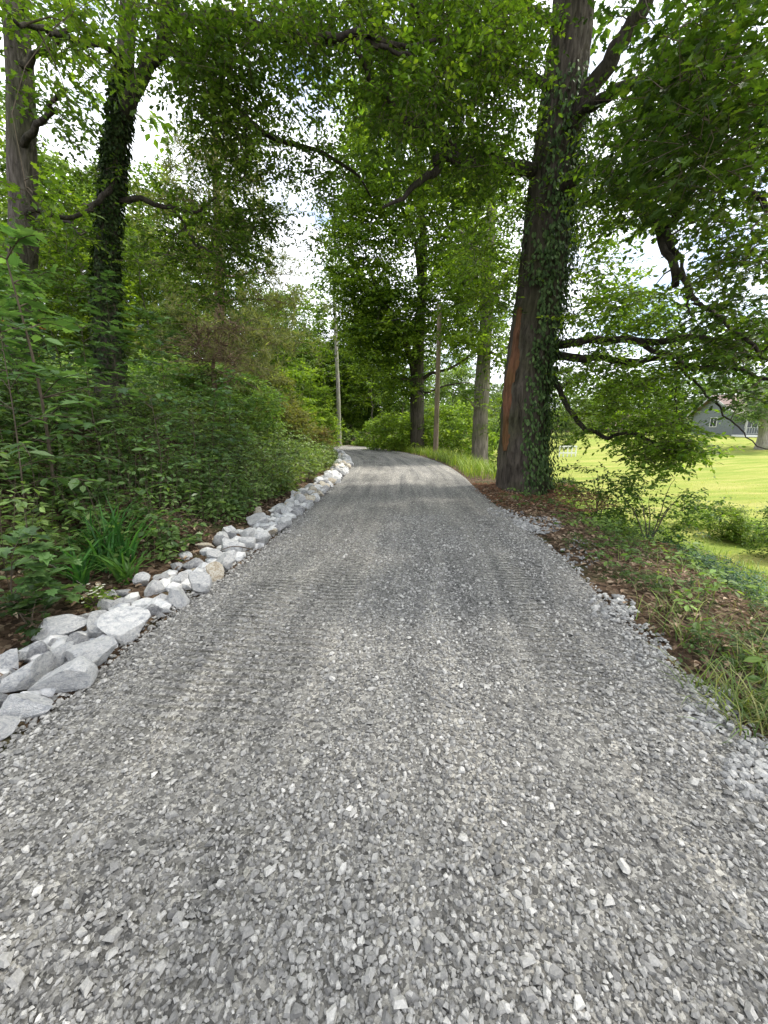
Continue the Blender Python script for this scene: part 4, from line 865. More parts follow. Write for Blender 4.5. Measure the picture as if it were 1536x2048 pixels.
def scatter(mb, x, y, size, cols, z=None, sink=-.3, spread=.14):
    n = len(x); s, w, al = road_sd(x, y)
    if z is None: z = np.where(np.abs(s) < w, road_z(s, al, x, y), np.maximum(ground(x, y), -.03 - .5 * np.clip(np.abs(s) - w, 0, 1)) + .0)
    k = rng.integers(0, len(PEB), n); yaw = U(0, 2 * pi, n); ca, sa = np.cos(yaw), np.sin(yaw)
    tx = rng.normal(0, .34, n); ty = rng.normal(0, .34, n); zer = np.zeros(n)
    ex = np.stack([ca, sa, tx], 1); ez = nrm(np.stack([-tx * ca + ty * sa, -tx * sa - ty * ca, np.ones(n)], 1)); ex = nrm(ex - ez * (ex * ez).sum(1, keepdims=True)); ey = np.cross(ez, ex)
    el = U(1.0, 1.7, n)
    M = np.stack([ex * (size * el)[:, None], ey * size[:, None], ez * (size * U(.6, 1.15, n))[:, None]], 1)
    Tt = np.c_[x, y, z + size * (.5 - sink) * .4]
    col = rnd_col(n, cols, spread)
    for j in range(len(PEB)):
        m = k == j; mb.add_many(PEB[j][0], PEB[j][1], M[m], Tt[m], col[m])
def gravel_mat():
    m, nt, n, l, b = mat('gravel_stone')
    a = N(nt, 'ShaderNodeAttribute', attribute_name='col'); t = N(nt, 'ShaderNodeTexCoord'); z = N(nt, 'ShaderNodeTexNoise', Scale=120, Detail=4, Roughness=.7)
    l.new(t.outputs['Object'], z.inputs['Vector']); r = ramp(nt, [(.3, (.7, .7, .71)), (.7, (1.2, 1.19, 1.17))]); l.new(z.outputs['Fac'], r.inputs['Fac'])
    mu = N(nt, 'ShaderNodeMix', data_type='RGBA', blend_type='MULTIPLY'); mu.inputs[0].default_value = 1
    l.new(a.outputs['Color'], mu.inputs[6]); l.new(r.outputs[0], mu.inputs[7]); l.new(mu.outputs[2], b.inputs['Base Color']); b.inputs['Roughness'].default_value = .8
    bp = N(nt, 'ShaderNodeBump', Strength=.4, Distance=.003); l.new(z.outputs['Fac'], bp.inputs['Height']); l.new(bp.outputs[0], b.inputs['Normal'])
    return m
M_GRAVEL = gravel_mat()
gv = MB()
def cand(n, ya, yb, powr=1.0):            # visible road area, denser near the camera
    y = ya + (yb - ya) * rng.random(n) ** powr; h = np.minimum(1.05 * (y * .98 + .35) + .25, 2.05)
    return U(-1, 1, n) * h + .06 * np.clip(y - 3, 0, 9), y
# small chips everywhere near
x, y = cand(32000, .25, 4.0, 1.4); s, w, al = road_sd(x, y); k = (np.abs(s) < w - .02) & (rng.random(len(x)) > .85 * fine(s) * smooth((y - 1.0) / 1.2)) & (rng.random(len(x)) < smooth((4.1 - y) / 1.5))
scatter(gv, x[k], y[k], np.exp(rng.normal(math.log(.0062), .3, k.sum())), GCOL[:4])
# medium stones, fewer in the wheel lines, in drifts
x, y = cand(48000, .25, 6.5, 1.5); s, w, al = road_sd(x, y)
dens = np.clip(.80 - .74 * fine(s) * (.8 + .2 * smooth((y - .3) / 1.2)) + .55 * n2(x, y, 1.6, 3, 41) * (1 - .5 * fine(s)), .05, 1)
k = (np.abs(s) < w + .02) & (rng.random(len(x)) < dens)
scatter(gv, x[k], y[k], np.clip(np.exp(rng.normal(math.log(.0086), .34, k.sum())), .004, .021), GCOL)
# loose big stones
x, y = cand(1100, .25, 5.5, 1.6); s, w, al = road_sd(x, y); dens = np.clip(.35 + 1.2 * n2(x, y, 1.3, 2, 43) - .6 * fine(s), .01, 1); k = (np.abs(s) < w + .05) & (rng.random(len(x)) < dens)
scatter(gv, x[k], y[k], U(.013, .022, k.sum()), GCOL[1:])
tag(gv.build('loose_gravel', M_GRAVEL), 'loose angular grey gravel covering the road surface', 'gravel', kind='stuff')
# farther gravel, coarser, and pale heaps on the right edge
gf = MB(); x, y = cand(9000, 4.5, 13, 1.6); s, w, al = road_sd(x, y); k = (np.abs(s) < w) & (rng.random(len(x)) < smooth((13.5 - y) / 7)) & (rng.random(len(x)) > .7 * np.clip(track(s), 0, 1))
scatter(gf, x[k], y[k], U(.006, .013, k.sum()), GCOL)
def heap(u, v, ru, rv, n, smin, smax):
    th = U(0, 2 * pi, n); q = np.sqrt(rng.random(n)); pts = np.array([on_ground(u + ru * a * cos(t), v + rv * a * sin(t)) for a, t in zip(q, th)])
    scatter(gf, pts[:, 0], pts[:, 1], U(smin, smax, n), [(.16, .16, .16), (.26, .26, .256), (.42, .415, .40)])
heap(1075, 1052, 50, 18, 420, .014, .034); heap(1010, 1030, 40, 10, 140, .012, .026); heap(1225, 1225, 50, 32, 150, .010, .03); heap(1420, 1430, 60, 60, 110, .010, .022); heap(1290, 1300, 50, 50, 160, .008, .018); heap(1500, 1560, 60, 60, 120, .012, .024); heap(1160, 1110, 40, 35, 130, .009, .02)
al_ = 9 + U(.6, 10, 2200); d = U(-.12, .16, 2200); i_ = np.clip(np.searchsorted(RLEN, al_), 1, len(RL) - 1); w_ = -(HWID[i_] + d)
scatter(gf, RL[i_, 0] + RN[i_, 0] * w_, RL[i_, 1] + RN[i_, 1] * w_, U(.007, .017, 2200), GCOL)
tag(gf.build('edge_gravel', M_GRAVEL), 'paler coarse gravel heaped along both road edges and farther up the road', 'gravel', kind='stuff')

# ================================================================== undergrowth of the left bank (stuff)
def bank_pts(n, ya, yb, d0, d1, powr=1.0):
    al_ = 9 + ya + (yb - ya) * rng.random(n) ** powr; d = d0 + (d1 - d0) * rng.random(n)
    i = np.clip(np.searchsorted(RLEN, al_), 1, len(RL) - 1); w = -(HWID[i] + d)
    return RL[i, 0] + RN[i, 0] * w, RL[i, 1] + RN[i, 1] * w, d
def ground_plants(mb, x, y, hmin, hmax, leaf, nl, cols, proto=LEAF4, stem=None, zz=None, spread=.6, nst=3):
    n = len(x); z = ground(x, y) if zz is None else zz; H = U(hmin, hmax, n)
    top = np.c_[x, y, z] + np.c_[rng.normal(0, .12, (n, 2)) * H[:, None] * 2, H]
    if stem is not None:
        b0 = np.c_[x, y, z - .03]; d = top - b0; L = np.linalg.norm(d, axis=1); dd = nrm(d); xx = nrm(np.cross(dd, (.3, 1, .2))); yy = np.cross(dd, xx)
        T_ = np.array([(-.5, -.3, 0), (.5, -.3, 0), (0, .6, 0), (-.2, -.1, 1), (.2, -.1, 1), (0, .25, 1)]); rr = .004 + .004 * H
        stem.add_many(T_, [(0, 1, 4, 3), (1, 2, 5, 4), (2, 0, 3, 5)], np.stack([xx * rr[:, None], yy * rr[:, None], d], 1), b0)
    g = np.clip(.5 + .5 * n2(x, y, 1.1, 2, 61) + rng.normal(0, .15, n), 0, 1)
    for lv in range(nst):
        f = 1 - lv * .28; c = np.c_[x, y, z] * (1 - f) + top * f + rng.normal(0, .05, (n, 3))
        c = np.repeat(c, nl, 0); a = np.tile(np.linspace(0, 2 * pi, nl, endpoint=False), n) + np.repeat(U(0, 6, n), nl) + rng.normal(0, .3, n * nl)
        d = np.c_[np.cos(a), np.sin(a), rng.normal(-.1, .3, n * nl)]; up = nrm(np.array([0, 0, 1.]) + rng.normal(0, .35, (n * nl, 3)))
        mb.add_many(proto[0], proto[1], frames(d, up, leaf * U(.6, 1.25, n * nl)), c + nrm(d) * leaf * .25, rnd_col(n * nl, cols, groups=np.repeat(g, nl)))
ug = MB(); st = MB()
IR = [on_ground(225, 1130), on_ground(165, 1165), on_ground(255, 1165)]
def clear_iris(x, y, k):
    for q in IR: k = k & ~((np.hypot(x - q[0] * .93, y - q[1] * .93) < .30) | (np.hypot(x - q[0] * .85, y - q[1] * .85) < .22))
    return k
x, y, d = bank_pts(2600, .6, 9, .72, 5.5, 1.1); k = (n2(x, y, 1.2, 2, 71) > -.55) & ~((d < 1.3) & (y < 3.2) & (n2(x, y, 2.3, 2, 72) > -.25)); k = clear_iris(x, y, k)
ground_plants(ug, x[k], y[k], .08, .42, .085, 5, UNDC, LEAF4, st)
x, y, d = bank_pts(2600, 2.5, 16, .8, 6.5, 1.0); k = clear_iris(x, y, x < 99); x, y = x[k], y[k]; ground_plants(ug, x, y, .25, .95, .08, 5, UNDC, LEAF4, st)
x, y, d = bank_pts(2600, 8, 30, .6, 5, 1.0); ground_plants(ug, x, y, .15, .7, .12, 5, [(.07, .12, .026), (.13, .19, .04), (.20, .26, .06)], LEAF2, st)
x, y, d = bank_pts(1700, 4, 30, 4.5, 14, 1.0); ground_plants(ug, x, y, .3, 1.3, .15, 6, UNDC, LEAF2, st)
tag(ug.build('undergrowth', M_UNDER), 'dense leafy undergrowth of creepers and seedlings covering the left bank', 'undergrowth', kind='stuff')
tag(st.build('undergrowth_stems', M_TWIG), 'thin stems holding up the leafy undergrowth on the left bank', 'stems', kind='stuff')

# saplings with layered broad leaves
def sapling(name, label, u, v, Y, H, leaf, lay, cols, proto=MAPLE, group='saplings on the left bank', cat='sapling', spread=.75, stem_r=.009, lean=0, nlf=8):
    q = P(u, v, Y); x, y = q[0], q[1]; z = g1(x, y); bs = np.array([x, y, z]); rt = empty(name, bs, label, cat, group)
    top = bs + (lean, U(-.2, .2), H); ax = catmull([bs - (0, 0, .05), (bs + top) / 2 + rng.normal(0, .06, 3), top], 12)
    sm = MB(); sm.tube(ax, np.linspace(stem_r, stem_r * .35, 12), 6); lf = MB(); bw = MB()
    for k in range(lay):
        i = int(3 + (8.99 * k / max(1, lay - 1))); c0 = ax[min(i, 11)]
        for b_ in range(rng.integers(2, 4)):
            a = U(0, 2 * pi); L = spread * U(.5, 1.1) * (1.1 - .5 * k / lay); e = c0 + np.array([cos(a) * L, sin(a) * L, U(-.05, .22)]); pth = catmull([c0, (c0 + e) / 2 + (0, 0, .07), e], 5)
            bw.tube(pth, np.linspace(stem_r * .4, .003, 5), 4, cap=False)
            n_ = nlf; t = np.linspace(.25, 1, n_); p = c0 + (e - c0) * t[:, None] + np.c_[np.zeros((n_, 2)), .07 * 4 * t * (1 - t)]
            di = nrm(e - c0); sd_ = nrm(np.cross(di, (0, 0, 1.))) * np.where(np.arange(n_) % 2, 1., -1.)[:, None]
            d = nrm(di * .6 + sd_ + rng.normal(0, .25, (n_, 3))); d[:, 2] -= .12
            lf.add_many(proto[0], proto[1], frames(d, nrm(np.array([0, 0, 1.]) + rng.normal(0, .22, (n_, 3))), leaf * U(.7, 1.2, n_)), p, rnd_col(n_, cols))
    sm.build('stem', M_BARK_GREY if stem_r > .02 else M_TWIG, rt, True, origin=bs); bw.build('branches', M_TWIG, rt, True, origin=bs)['kind'] = 'stuff'
    lf.build('foliage', M_UNDER, rt, origin=bs)['kind'] = 'stuff'
SAPC = [(.06, .125, .044), (.10, .185, .06), (.15, .25, .085)]
sapling('sapling', 'slim sapling with a bare pale stem on the left bank below the far left tree', 106, 970, 4.3, 2.5, .15, 8, SAPC, stem_r=.02, spread=.9, lean=-.05, nlf=9)
for (u, v, Y, H, lf_, lay, w_) in [(30, 960, 3.6, 1.9, .14, 8, 'left of the slim bare stemmed sapling at the picture edge'), (200, 900, 5.4, 1.9, .14, 8, 'between the bare stemmed sapling and the ivy tree'), (300, 880, 5.2, 1.5, .13, 7, 'right of the ivy tree foot'),
        (140, 860, 6.4, 2.0, .15, 10, 'close in front of the ivy tree on its left side'), (60, 860, 5.8, 2.0, .15, 10, 'in front of the far left tree trunk'), (380, 860, 6.3, 1.5, .13, 7, 'halfway between the ivy tree and the pine'),
        (430, 850, 7.5, 1.6, .13, 8, 'on the bank below the brown cedar'), (260, 850, 7.2, 2.4, .14, 9, 'just right of the ivy tree'), (340, 850, 8.4, 2.2, .14, 9, 'behind the low bushes right of the ivy tree'), (10, 900, 4.6, 1.9, .15, 9, 'at the picture edge above the low plants'), (470, 850, 9.4, 1.8, .13, 8, 'on the crest below the pine'), (110, 900, 7.5, 2.2, .15, 9, 'between the two left trunks')]:
    sapling('sapling', 'broad leaved sapling ' + w_, u, v, Y, H, lf_, lay + 3, SAPC, proto=MAPLE if rng.random() < .6 else LEAF4)
sapling('seedling', 'young plant with big lobed leaves at the left picture edge above the litter', 20, 1060, 2.6, .55, .13, 6, SAPC, spread=.4, group=None, cat='seedling', stem_r=.007)
sapling('seedling', 'small dark leaved seedling in the leaf litter behind the long low white rock', 95, 1190, 2.5, .22, .075, 4, DARKC, spread=.16, group=None, cat='seedling', stem_r=.004)

# shrubs
def shrub(name, label, base, R, H, leaf, ncl, cols, proto=LEAF2, group=None, cat='shrub', ntw=8, nlf=8, tl=.4, r=.35, stems=6, arch=.3, mt=M_LEAF, flat=.6):
    bs = np.array([base[0], base[1], g1(base[0], base[1])]) if len(base) == 2 else np.array(base); rt = empty(name, bs, label, cat, group)
    T = Tree(5); T.nodes = bs[None] + (0, 0, .0); T.rad = np.array([.02])
    for _ in range(stems):
        a = U(0, 2 * pi); e = bs + np.array([cos(a) * R * U(.3, .8), sin(a) * R * U(.3, .8), H * U(.6, .95)]); T.limb([bs - (0, 0, .05), (bs + e) / 2 + (0, 0, H * arch * .4), e], .015, .004, 8, 4, .02)
    th = U(0, 2 * pi, ncl); z = U(.08, 1, ncl) ; rr = R * np.sqrt(np.clip(1 - (np.abs(z - .45) / .62) ** 2, .05, 1)) * U(.3, 1, ncl) ** .5
    c = bs + np.c_[np.cos(th) * rr, np.sin(th) * rr, z * H]
    T.grow(c, .006, .002); lf = MB(); sprays(lf, c, proto, leaf, r, ntw, nlf, cols, tl, flat=flat, grp=np.clip(rng.normal(.5, .25, ncl), 0, 1))
    T.wood.build('stems', M_TWIG, rt, origin=bs)['kind'] = 'stuff'; lf.build('foliage', mt, rt, origin=bs)['kind'] = 'stuff'
    return rt
def at(u, Y): return P(u, 900, Y)[0], Y
shrub('shrub', 'large yellow green shrub on the bank at the inside of the bend', at(592, 19.5), 1.9, 3.3, .17, 130, BRIGHTC)
shrub('shrub', 'fresh green low shrub spilling to the road end beside the pale slim trunk', at(632, 31), 2.0, 2.9, .24, 70, BRIGHTC, r=.5, tl=.6)
shrub('shrub', 'arching bright shrub below the pale slim trunk', at(700, 41), 2.4, 2.6, .28, 45, PALEC, r=.5, tl=.6)
shrub('shrub', 'brown and green tangled bush on the bank corner above the far rocks', at(555, 15.0), 1.4, 1.35, .11, 110, [(.10, .11, .035), (.16, .15, .05), (.13, .19, .045)], tl=.3)
shrub('shrub', 'reddish brown brushy bush at the bank edge over the rock row', at(618, 16.5), 1.0, 1.0, .10, 80, [(.13, .09, .045), (.16, .14, .05), (.12, .17, .04)], tl=.3)
shrub('shrub', 'green leafy bush on the bank below the pine', at(470, 12), 1.6, 1.7, .12, 110, UNDC, tl=.3)
shrub('shrub', 'wide bush on the bank crest left of the pine', at(380, 12.5), 1.8, 1.6, .12, 110, UNDC, tl=.3)
shrub('shrub', 'pale thorny bush on the bank just before the bright shrub', at(520, 17), 1.7, 2.2, .13, 110, [(.08, .10, .035), (.13, .14, .05), (.16, .16, .06)], tl=.35)
shrub('shrub', 'large bright shrub at the foot of the forked tree', at(800, 27), 2.0, 2.4, .22, 100, BRIGHTC, r=.5, tl=.5)
shrub('shrub', 'tall yellow green shrub behind the utility pole', at(900, 27), 2.8, 4.2, .22, 150, BRIGHTC, r=.5, tl=.5)
shrub('shrub', 'pale green tree sized shrub between the pole and the grey barked tree', at(925, 32), 3.2, 5.2, .25, 130, PALEC, r=.6, tl=.6)
shrub('shrub', 'yellow green weedy shrub beyond the road right of the bend', at(770, 33), 2.4, 2.6, .24, 70, BRIGHTC, r=.5, tl=.5)
shrub('shrub', 'shrub filling the gap between the grey barked tree and the huge oak', at(1000, 22), 1.5, 2.6, .18, 70, BRIGHTC, r=.4, tl=.4)
shrub('shrub', 'leggy dark leaved bush right behind the huge oak, against the lawn', (4.9, 8.6), .9, 1.35, .085, 46, OAKC, LEAF4, r=.25, tl=.26, ntw=6)
shrub('shrub', 'airy bush with small dark leaves below the drooping oak branch', (5.0, 7.0), .95, 1.35, .07, 60, OAKC, LEAF4, r=.25, tl=.26, ntw=6)
og = lambda u, v: tuple(on_ground(u, v)[:2])
shrub('shrub', 'bright weedy bush at the lawn edge right of the airy bush', og(1375, 1052), .55, .7, .055, 44, BRIGHTC, LEAF4, r=.2, tl=.22)
shrub('shrub', 'upright leafy bush at the lawn edge near the right picture side', og(1445, 1078), .42, .85, .055, 70, MIDC, LEAF4, r=.18, tl=.2, arch=.1)
shrub('shrub', 'dark twiggy bush cut by the right picture edge', og(1545, 1120), .4, 1.25, .06, 46, OAKC, LEAF4, r=.2, tl=.24)
shrub('shrub', 'low bright bush between the upright bush and the right picture edge', og(1505, 1085), .5, .5, .06, 50, BRIGHTC, LEAF4, r=.2, tl=.2)
shrub('shrub', 'low dark bush in front of the airy bush', og(1300, 1075), .5, .42, .055, 36, MIDC, LEAF4, r=.2, tl=.2)
shrub('shrub', 'ragged dark bush at the right foot of the huge oak', og(1130, 985), .45, .6, .07, 40, DARKC, LEAF4, r=.2, tl=.2)
# right verge: creepers, dark ground cover, brush, litter
rv = MB(); rs = MB()
def verge_pts(n, ya, yb, d0, d1):
    al_ = 9 + U(ya, yb, n); d = U(d0, d1, n); i = np.clip(np.searchsorted(RLEN, al_), 1, len(RL) - 1); w = HWID[i] + d
    return RL[i, 0] + RN[i, 0] * w, RL[i, 1] + RN[i, 1] * w, d
x, y, d = verge_pts(1900, 1.0, 9, .10, 2.6); k = n2(x, y, 1.7, 2, 81) > .30
ground_plants(rv, x[k], y[k], .03, .18, .038, 5, [(.03, .06, .017), (.055, .10, .026), (.10, .15, .045)], LEAF4, rs)
x, y, d = verge_pts(130, 2, 8, .3, 2.6); ground_plants(rv, x, y, .08, .24, .075, 5, UNDC, LEAF4, rs)
tag(rv.build('verge_creepers', M_LEAF), 'patchy creepers and seedlings on the verge along the right road edge', 'creepers', kind='stuff')
tag(rs.build('verge_stems', M_TWIG), 'thin stems of the creepers on the right verge', 'stems', kind='stuff')
gc = MB(); x = rng.normal(5.6, .8, 2600); y = rng.normal(4.9, .9, 2600); s, w, _ = road_sd(x, y); k = (s - w > 2.3) & (n2(x, y, 1, 2, 5) > -.5)
ground_plants(gc, x[k], y[k], .12, .34, .045, 5, [(.022, .06, .025), (.035, .085, .035), (.06, .12, .05)], LEAF4, nst=2)
tag(gc.build('ground_cover', M_IVY), 'mat of small glossy dark blue green leaves down the slope at the right', 'ground cover', kind='stuff')

# dead leaves
dl = MB()
def litter(n, pts, size=.07):
    x, y = pts; z = ground(x, y) + .012 + .03 * rng.random(len(x)); a = U(0, 6.3, len(x))
    dl.add_many(LEAF4[0] * (1, 1, 2.5), LEAF4[1], frames(np.c_[np.cos(a), np.sin(a), rng.normal(0, .25, len(x))], nrm(np.array([0, 0, 1.]) + rng.normal(0, .45, (len(x), 3))), size * U(.6, 1.3, len(x))), np.c_[x, y, z],
                rnd_col(len(x), [(.065, .044, .030), (.135, .09, .06), (.22, .155, .108), (.36, .285, .205)]))
x, y, d = bank_pts(5200, .4, 8, .45, 3.0); litter(0, (x, y))
x, y, d = verge_pts(11000, .8, 10, .10, 3.6); litter(0, (x, y), .06)
tag(dl.build('leaf_litter', M_LITTER), 'fallen brown leaves lying on both verges and under the creepers', 'leaf litter', kind='stuff')
# reddish mulch round the oak foot
def mulch():
    m = MB(); n = 5200; a = U(0, 2 * pi, n); r = .55 + 1.15 * rng.random(n); x = oakb[0] - .1 + np.cos(a) * r * 1.05; y = oakb[1] - .35 + np.sin(a) * r * 1.5
    s, w, al = road_sd(x, y); k = (s - w > -.12) & (y < 10.6); x, y = x[k], y[k]; n = len(x)
    z = np.maximum(ground(x, y), -.02) + .012 + .05 * rng.random(n) * np.clip(1.4 - np.hypot(x - oakb[0], y - oakb[1]), 0, 1); a = U(0, 6.3, n)
    m.add_many(np.array([(-.12, 0, 0), (.12, 0, 0), (.1, 1, 0), (-.1, 1, 0), (0, .5, .12)]), [(0, 1, 4), (1, 2, 4), (2, 3, 4), (3, 0, 4)], frames(np.c_[np.cos(a), np.sin(a), rng.normal(0, .15, n)], nrm(np.array([0, 0, 1.]) + rng.normal(0, .25, (n, 3))), .08 * U(.5, 1.3, n)), np.c_[x, y, z],
               rnd_col(n, [(.10, .048, .028), (.18, .09, .052), (.26, .15, .09)]))
    tag(m.build('bark_mulch', M_LITTER), 'reddish brown bark scraps and needles spread round the foot of the huge oak', 'mulch', kind='stuff')
mulch()

# grass: blades with a bend
BL = np.array([(-.5, 0, 0), (.5, 0, 0), (-.42, .35, .06), (.42, .35, .06), (-.28, .7, .0), (.28, .7, .0), (0, 1, -.16)]); BF = [(0, 1, 3, 2), (2, 3, 5, 4), (4, 5, 6)]
def blades(mb, x, y, length, width, cols, lean=.5, z=None):
    n = len(x); z = ground(x, y) - .01 if z is None else z; a = U(0, 2 * pi, n); ln = np.abs(rng.normal(lean, .3, n))
    d = nrm(np.c_[np.cos(a) * ln, np.sin(a) * ln, np.ones(n)]); up = nrm(np.c_[-np.cos(a), -np.sin(a), ln]) ; L = length * U(.55, 1.25, n)
    yv = d; xv = nrm(np.cross(yv, up)); zv = np.cross(xv, yv)
    M = np.stack([xv * (width * U(.7, 1.3, n))[:, None], yv * L[:, None], zv * (L * U(.6, 2.2, n))[:, None]], 1)
    mb.add_many(BL, BF, M, np.c_[x, y, z], rnd_col(n, cols))
gr = MB()
GRC = [(.045, .085, .016), (.085, .14, .026), (.15, .20, .042), (.26, .25, .11)]
x, y, d = verge_pts(5200, 9, 30, .05, 2.2); k = y > 11.5; blades(gr, x[k], y[k], .55, .018, BRIGHTC + [(.28, .3, .08)], .5)
x, y, d = verge_pts(7000, 1.0, 20, 3.0, 5.6); blades(gr, x, y, .42, .011, BRIGHTC, .5)
x, y, d = verge_pts(700, .3, 4.5, .05, 1.6); k = n2(x, y, 1.4, 2, 91) > -.1; blades(gr, x[k], y[k], .26, .006, GRC, .8)
x, y, d = verge_pts(5000, .2, 10, 3.2, 4.9); blades(gr, x, y, .38, .009, BRIGHTC + [(.24, .27, .08)], .6)
x, y, d = bank_pts(1500, 14, 30, .4, 1.5); blades(gr, x, y, .5, .016, GRC, .5)
x, y, d = verge_pts(9000, 3, 30, 4.5, 16); blades(gr, x, y, .10, .012, [(.2, .26, .035), (.3, .33, .06), (.36, .36, .09)], .7)
tag(gr.build('grass', M_GRASS), 'unmown grass along the road verge and the lawn edge', 'grass', kind='stuff')
def clump(name, label, x, y, n, L, wd, cols, rad, lean, cat, group=None):
    z = g1(x, y); m = MB(); r = rad * np.sqrt(rng.random(n)); a = U(0, 2 * pi, n)
    blades(m, x + r * np.cos(a), y + r * np.sin(a), L, wd, cols, lean); o = m.build(name, M_GRASS, origin=(x, y, z)); tag(o, label, cat, group); return o
IRC = [(.03, .10, .024), (.055, .16, .036), (.10, .24, .055)]
q = on_ground(225, 1130); clump('iris_clump', 'big clump of long dark strap shaped leaves on the bank behind the middle rocks', q[0], q[1], 120, .66, .024, IRC, .17, .55, 'plant')
q = on_ground(165, 1165); clump('iris_clump', 'smaller clump of arching strap leaves left of the big strap leaved one', q[0], q[1], 50, .52, .026, IRC, .08, .8, 'plant')
q = on_ground(255, 1165); clump('iris_clump', 'low clump of strap leaves drooping over the rocks', q[0], q[1], 40, .50, .024, [(.07, .16, .03), (.10, .2, .05)], .07, 1.0, 'plant')
for (u, v, n, L, lab) in [(1440, 1400, 80, .30, 'tuft of pale arching grass blades in front of the litter on the right verge'), (1520, 1350, 90, .34, 'grass tuft cut by the right picture edge'), (1500, 1470, 80, .30, 'lowest grass tuft at the bottom of the right verge'),
                          (1390, 1290, 40, .34, 'sparse upright grass tuft above the pale arching one'), (1560, 1440, 80, .32, 'wide grass tuft leaning in from the right picture edge'), (1350, 1230, 30, .24, 'small grass tuft beside the lower pale gravel patch')]:
    q = on_ground(u, v); clump('grass_tuft', lab, q[0], q[1], n, L, .0075, GRC[:3] + [(.26, .25, .10)], .16, 1.0, 'grass tuft', 'grass tufts on the right verge')
# white flowering plant among the rocks
q = on_ground(195, 1215); rt = empty('flowering_plant', q, 'little plant with white flowers among the near rocks', 'plant')
m = MB(); ca = MB()
for k in range(26):
    e = q + np.array([U(-.09, .09), U(-.09, .09), U(.06, .2)]); ca.tube([q, (q + e) / 2, e], [.002, .0015, .001], 3, cap=False)
    for j in range(5):
        a = j * 2 * pi / 5 + k; m.add_many(LEAF4[0], LEAF4[1], frames(np.array([[cos(a), sin(a), .3]]), np.array([[0, 0, 1.]]), np.array([.016]), 1.3), e[None], np.array([[.75, .75, .68]]))
m.build('flowers', M_GRASS, rt, origin=q)['kind'] = 'stuff'; ca.build('stems', M_TWIG, rt, origin=q)['kind'] = 'stuff'
m = MB(); sprays(m, q[None] + rng.normal(0, .04, (9, 3)) + (0, 0, .05), LEAF4, .045, .09, 5, 5, BRIGHTC, .07); m.build('foliage', M_LEAF, rt, origin=q)['kind'] = 'stuff'
# brush heap: dead stems on the right verge
def brush(u, v, rad, n, lab):
    q = on_ground(u, v); m = MB()
    for _ in range(n):
        a = U(0, 2 * pi); r = rad * math.sqrt(rng.random()); c = q + np.array([cos(a) * r, sin(a) * r, U(.0, .22) * (1 - r / rad)]); c[2] = g1(c[0], c[1]) + U(.0, .25) * (1 - .7 * r / rad)
        b_ = U(0, 2 * pi); L = U(.12, .35); d = np.array([cos(b_), sin(b_), U(-.25, .35)]) * L; cc = [(.24, .13, .08), (.34, .21, .14), (.16, .09, .055)][rng.integers(3)]
        m.tube([c - d / 2, c + rng.normal(0, .03, 3), c + d / 2], [.004, .003, .0015], 3, cap=False, col=cc)
    tag(m.build('brush_pile', M_LITTER, origin=q), lab, 'brush pile')
brush(1215, 1050, .5, 520, 'reddish brown heap of dead stems on the verge right of the huge oak'); brush(1345, 1120, .5, 380, 'flatter heap of dead stems farther down the verge towards the dark ground cover')
# fallen twigs
for (u, v, u2, v2, lab) in [(20, 1110, 170, 1180, 'long thin bare twig arching over the plants left of the strap leaves'), (975, 1012, 1015, 1010, 'short dark stick lying on the mulch at the foot of the huge oak'), (505, 1105, 430, 1112, 'thin fallen twig behind the middle rocks')]:
    a = on_ground(u, v); c = on_ground(u2, v2); m = MB(); m.tube(catmull([a + (0, 0, .04), (a + c) / 2 + (0, 0, .10), c + (0, 0, .04)], 9), np.linspace(.008, .003, 9), 5)
    tag(m.build('fallen_twig', M_BARK_PALE if u < 100 else M_TWIG, smooth_=True, origin=a), lab, 'twig')

# ================================================================== utility pole and wires
px, py = P(871, 900, 21.0)[:2]; pz = g1(px, py); topz = P(872, 609, 21.0)[2]
pole = empty('utility_pole', (px, py, pz), 'plain weathered wooden utility pole at the outside of the bend', 'utility pole')
m = MB(); m.tube(catmull([(0, 0, -.4), (.01, 0, 3.5), (0, 0, topz - pz)], 12), np.linspace(.145, .105, 12), 14); m.build('pole', M_WOOD, pole, True)
M_METAL = flat_mat('galvanised_metal', (.35, .35, .36), .5, .15, 12, metal=.7); M_CABLE = flat_mat('black_cable', (.02, .02, .02), .6)
m = MB(); m.tube([(0, -.16, topz - pz - .25), (0, .16, topz - pz - .25)], [.012, .012], 8); m.tube([(0, -.13, topz - pz - .34), (0, -.13, topz - pz - .16)], [.03, .03], 8); m.build('cable_bracket', M_METAL, pole, True)
A = np.array([px, py - .16, topz - .25])
def cable(a, b_, sag, lab):
    t = np.linspace(0, 1, 30)[:, None]; p = a * (1 - t) + b_ * t; p[:, 2] -= (4 * sag * t * (1 - t))[:, 0]; m = MB(); m.tube(p, .014, 5)
    tag(m.build('overhead_cable', M_CABLE, smooth_=True, origin=a), lab, 'cable', 'overhead cables')
cable(A, P(300, 690, 26), .55, 'thin black cable sagging left from the utility pole towards the pine')
cable(A, P(1700, 590, 34), .5, 'thin black cable running right from the utility pole behind the huge oak')

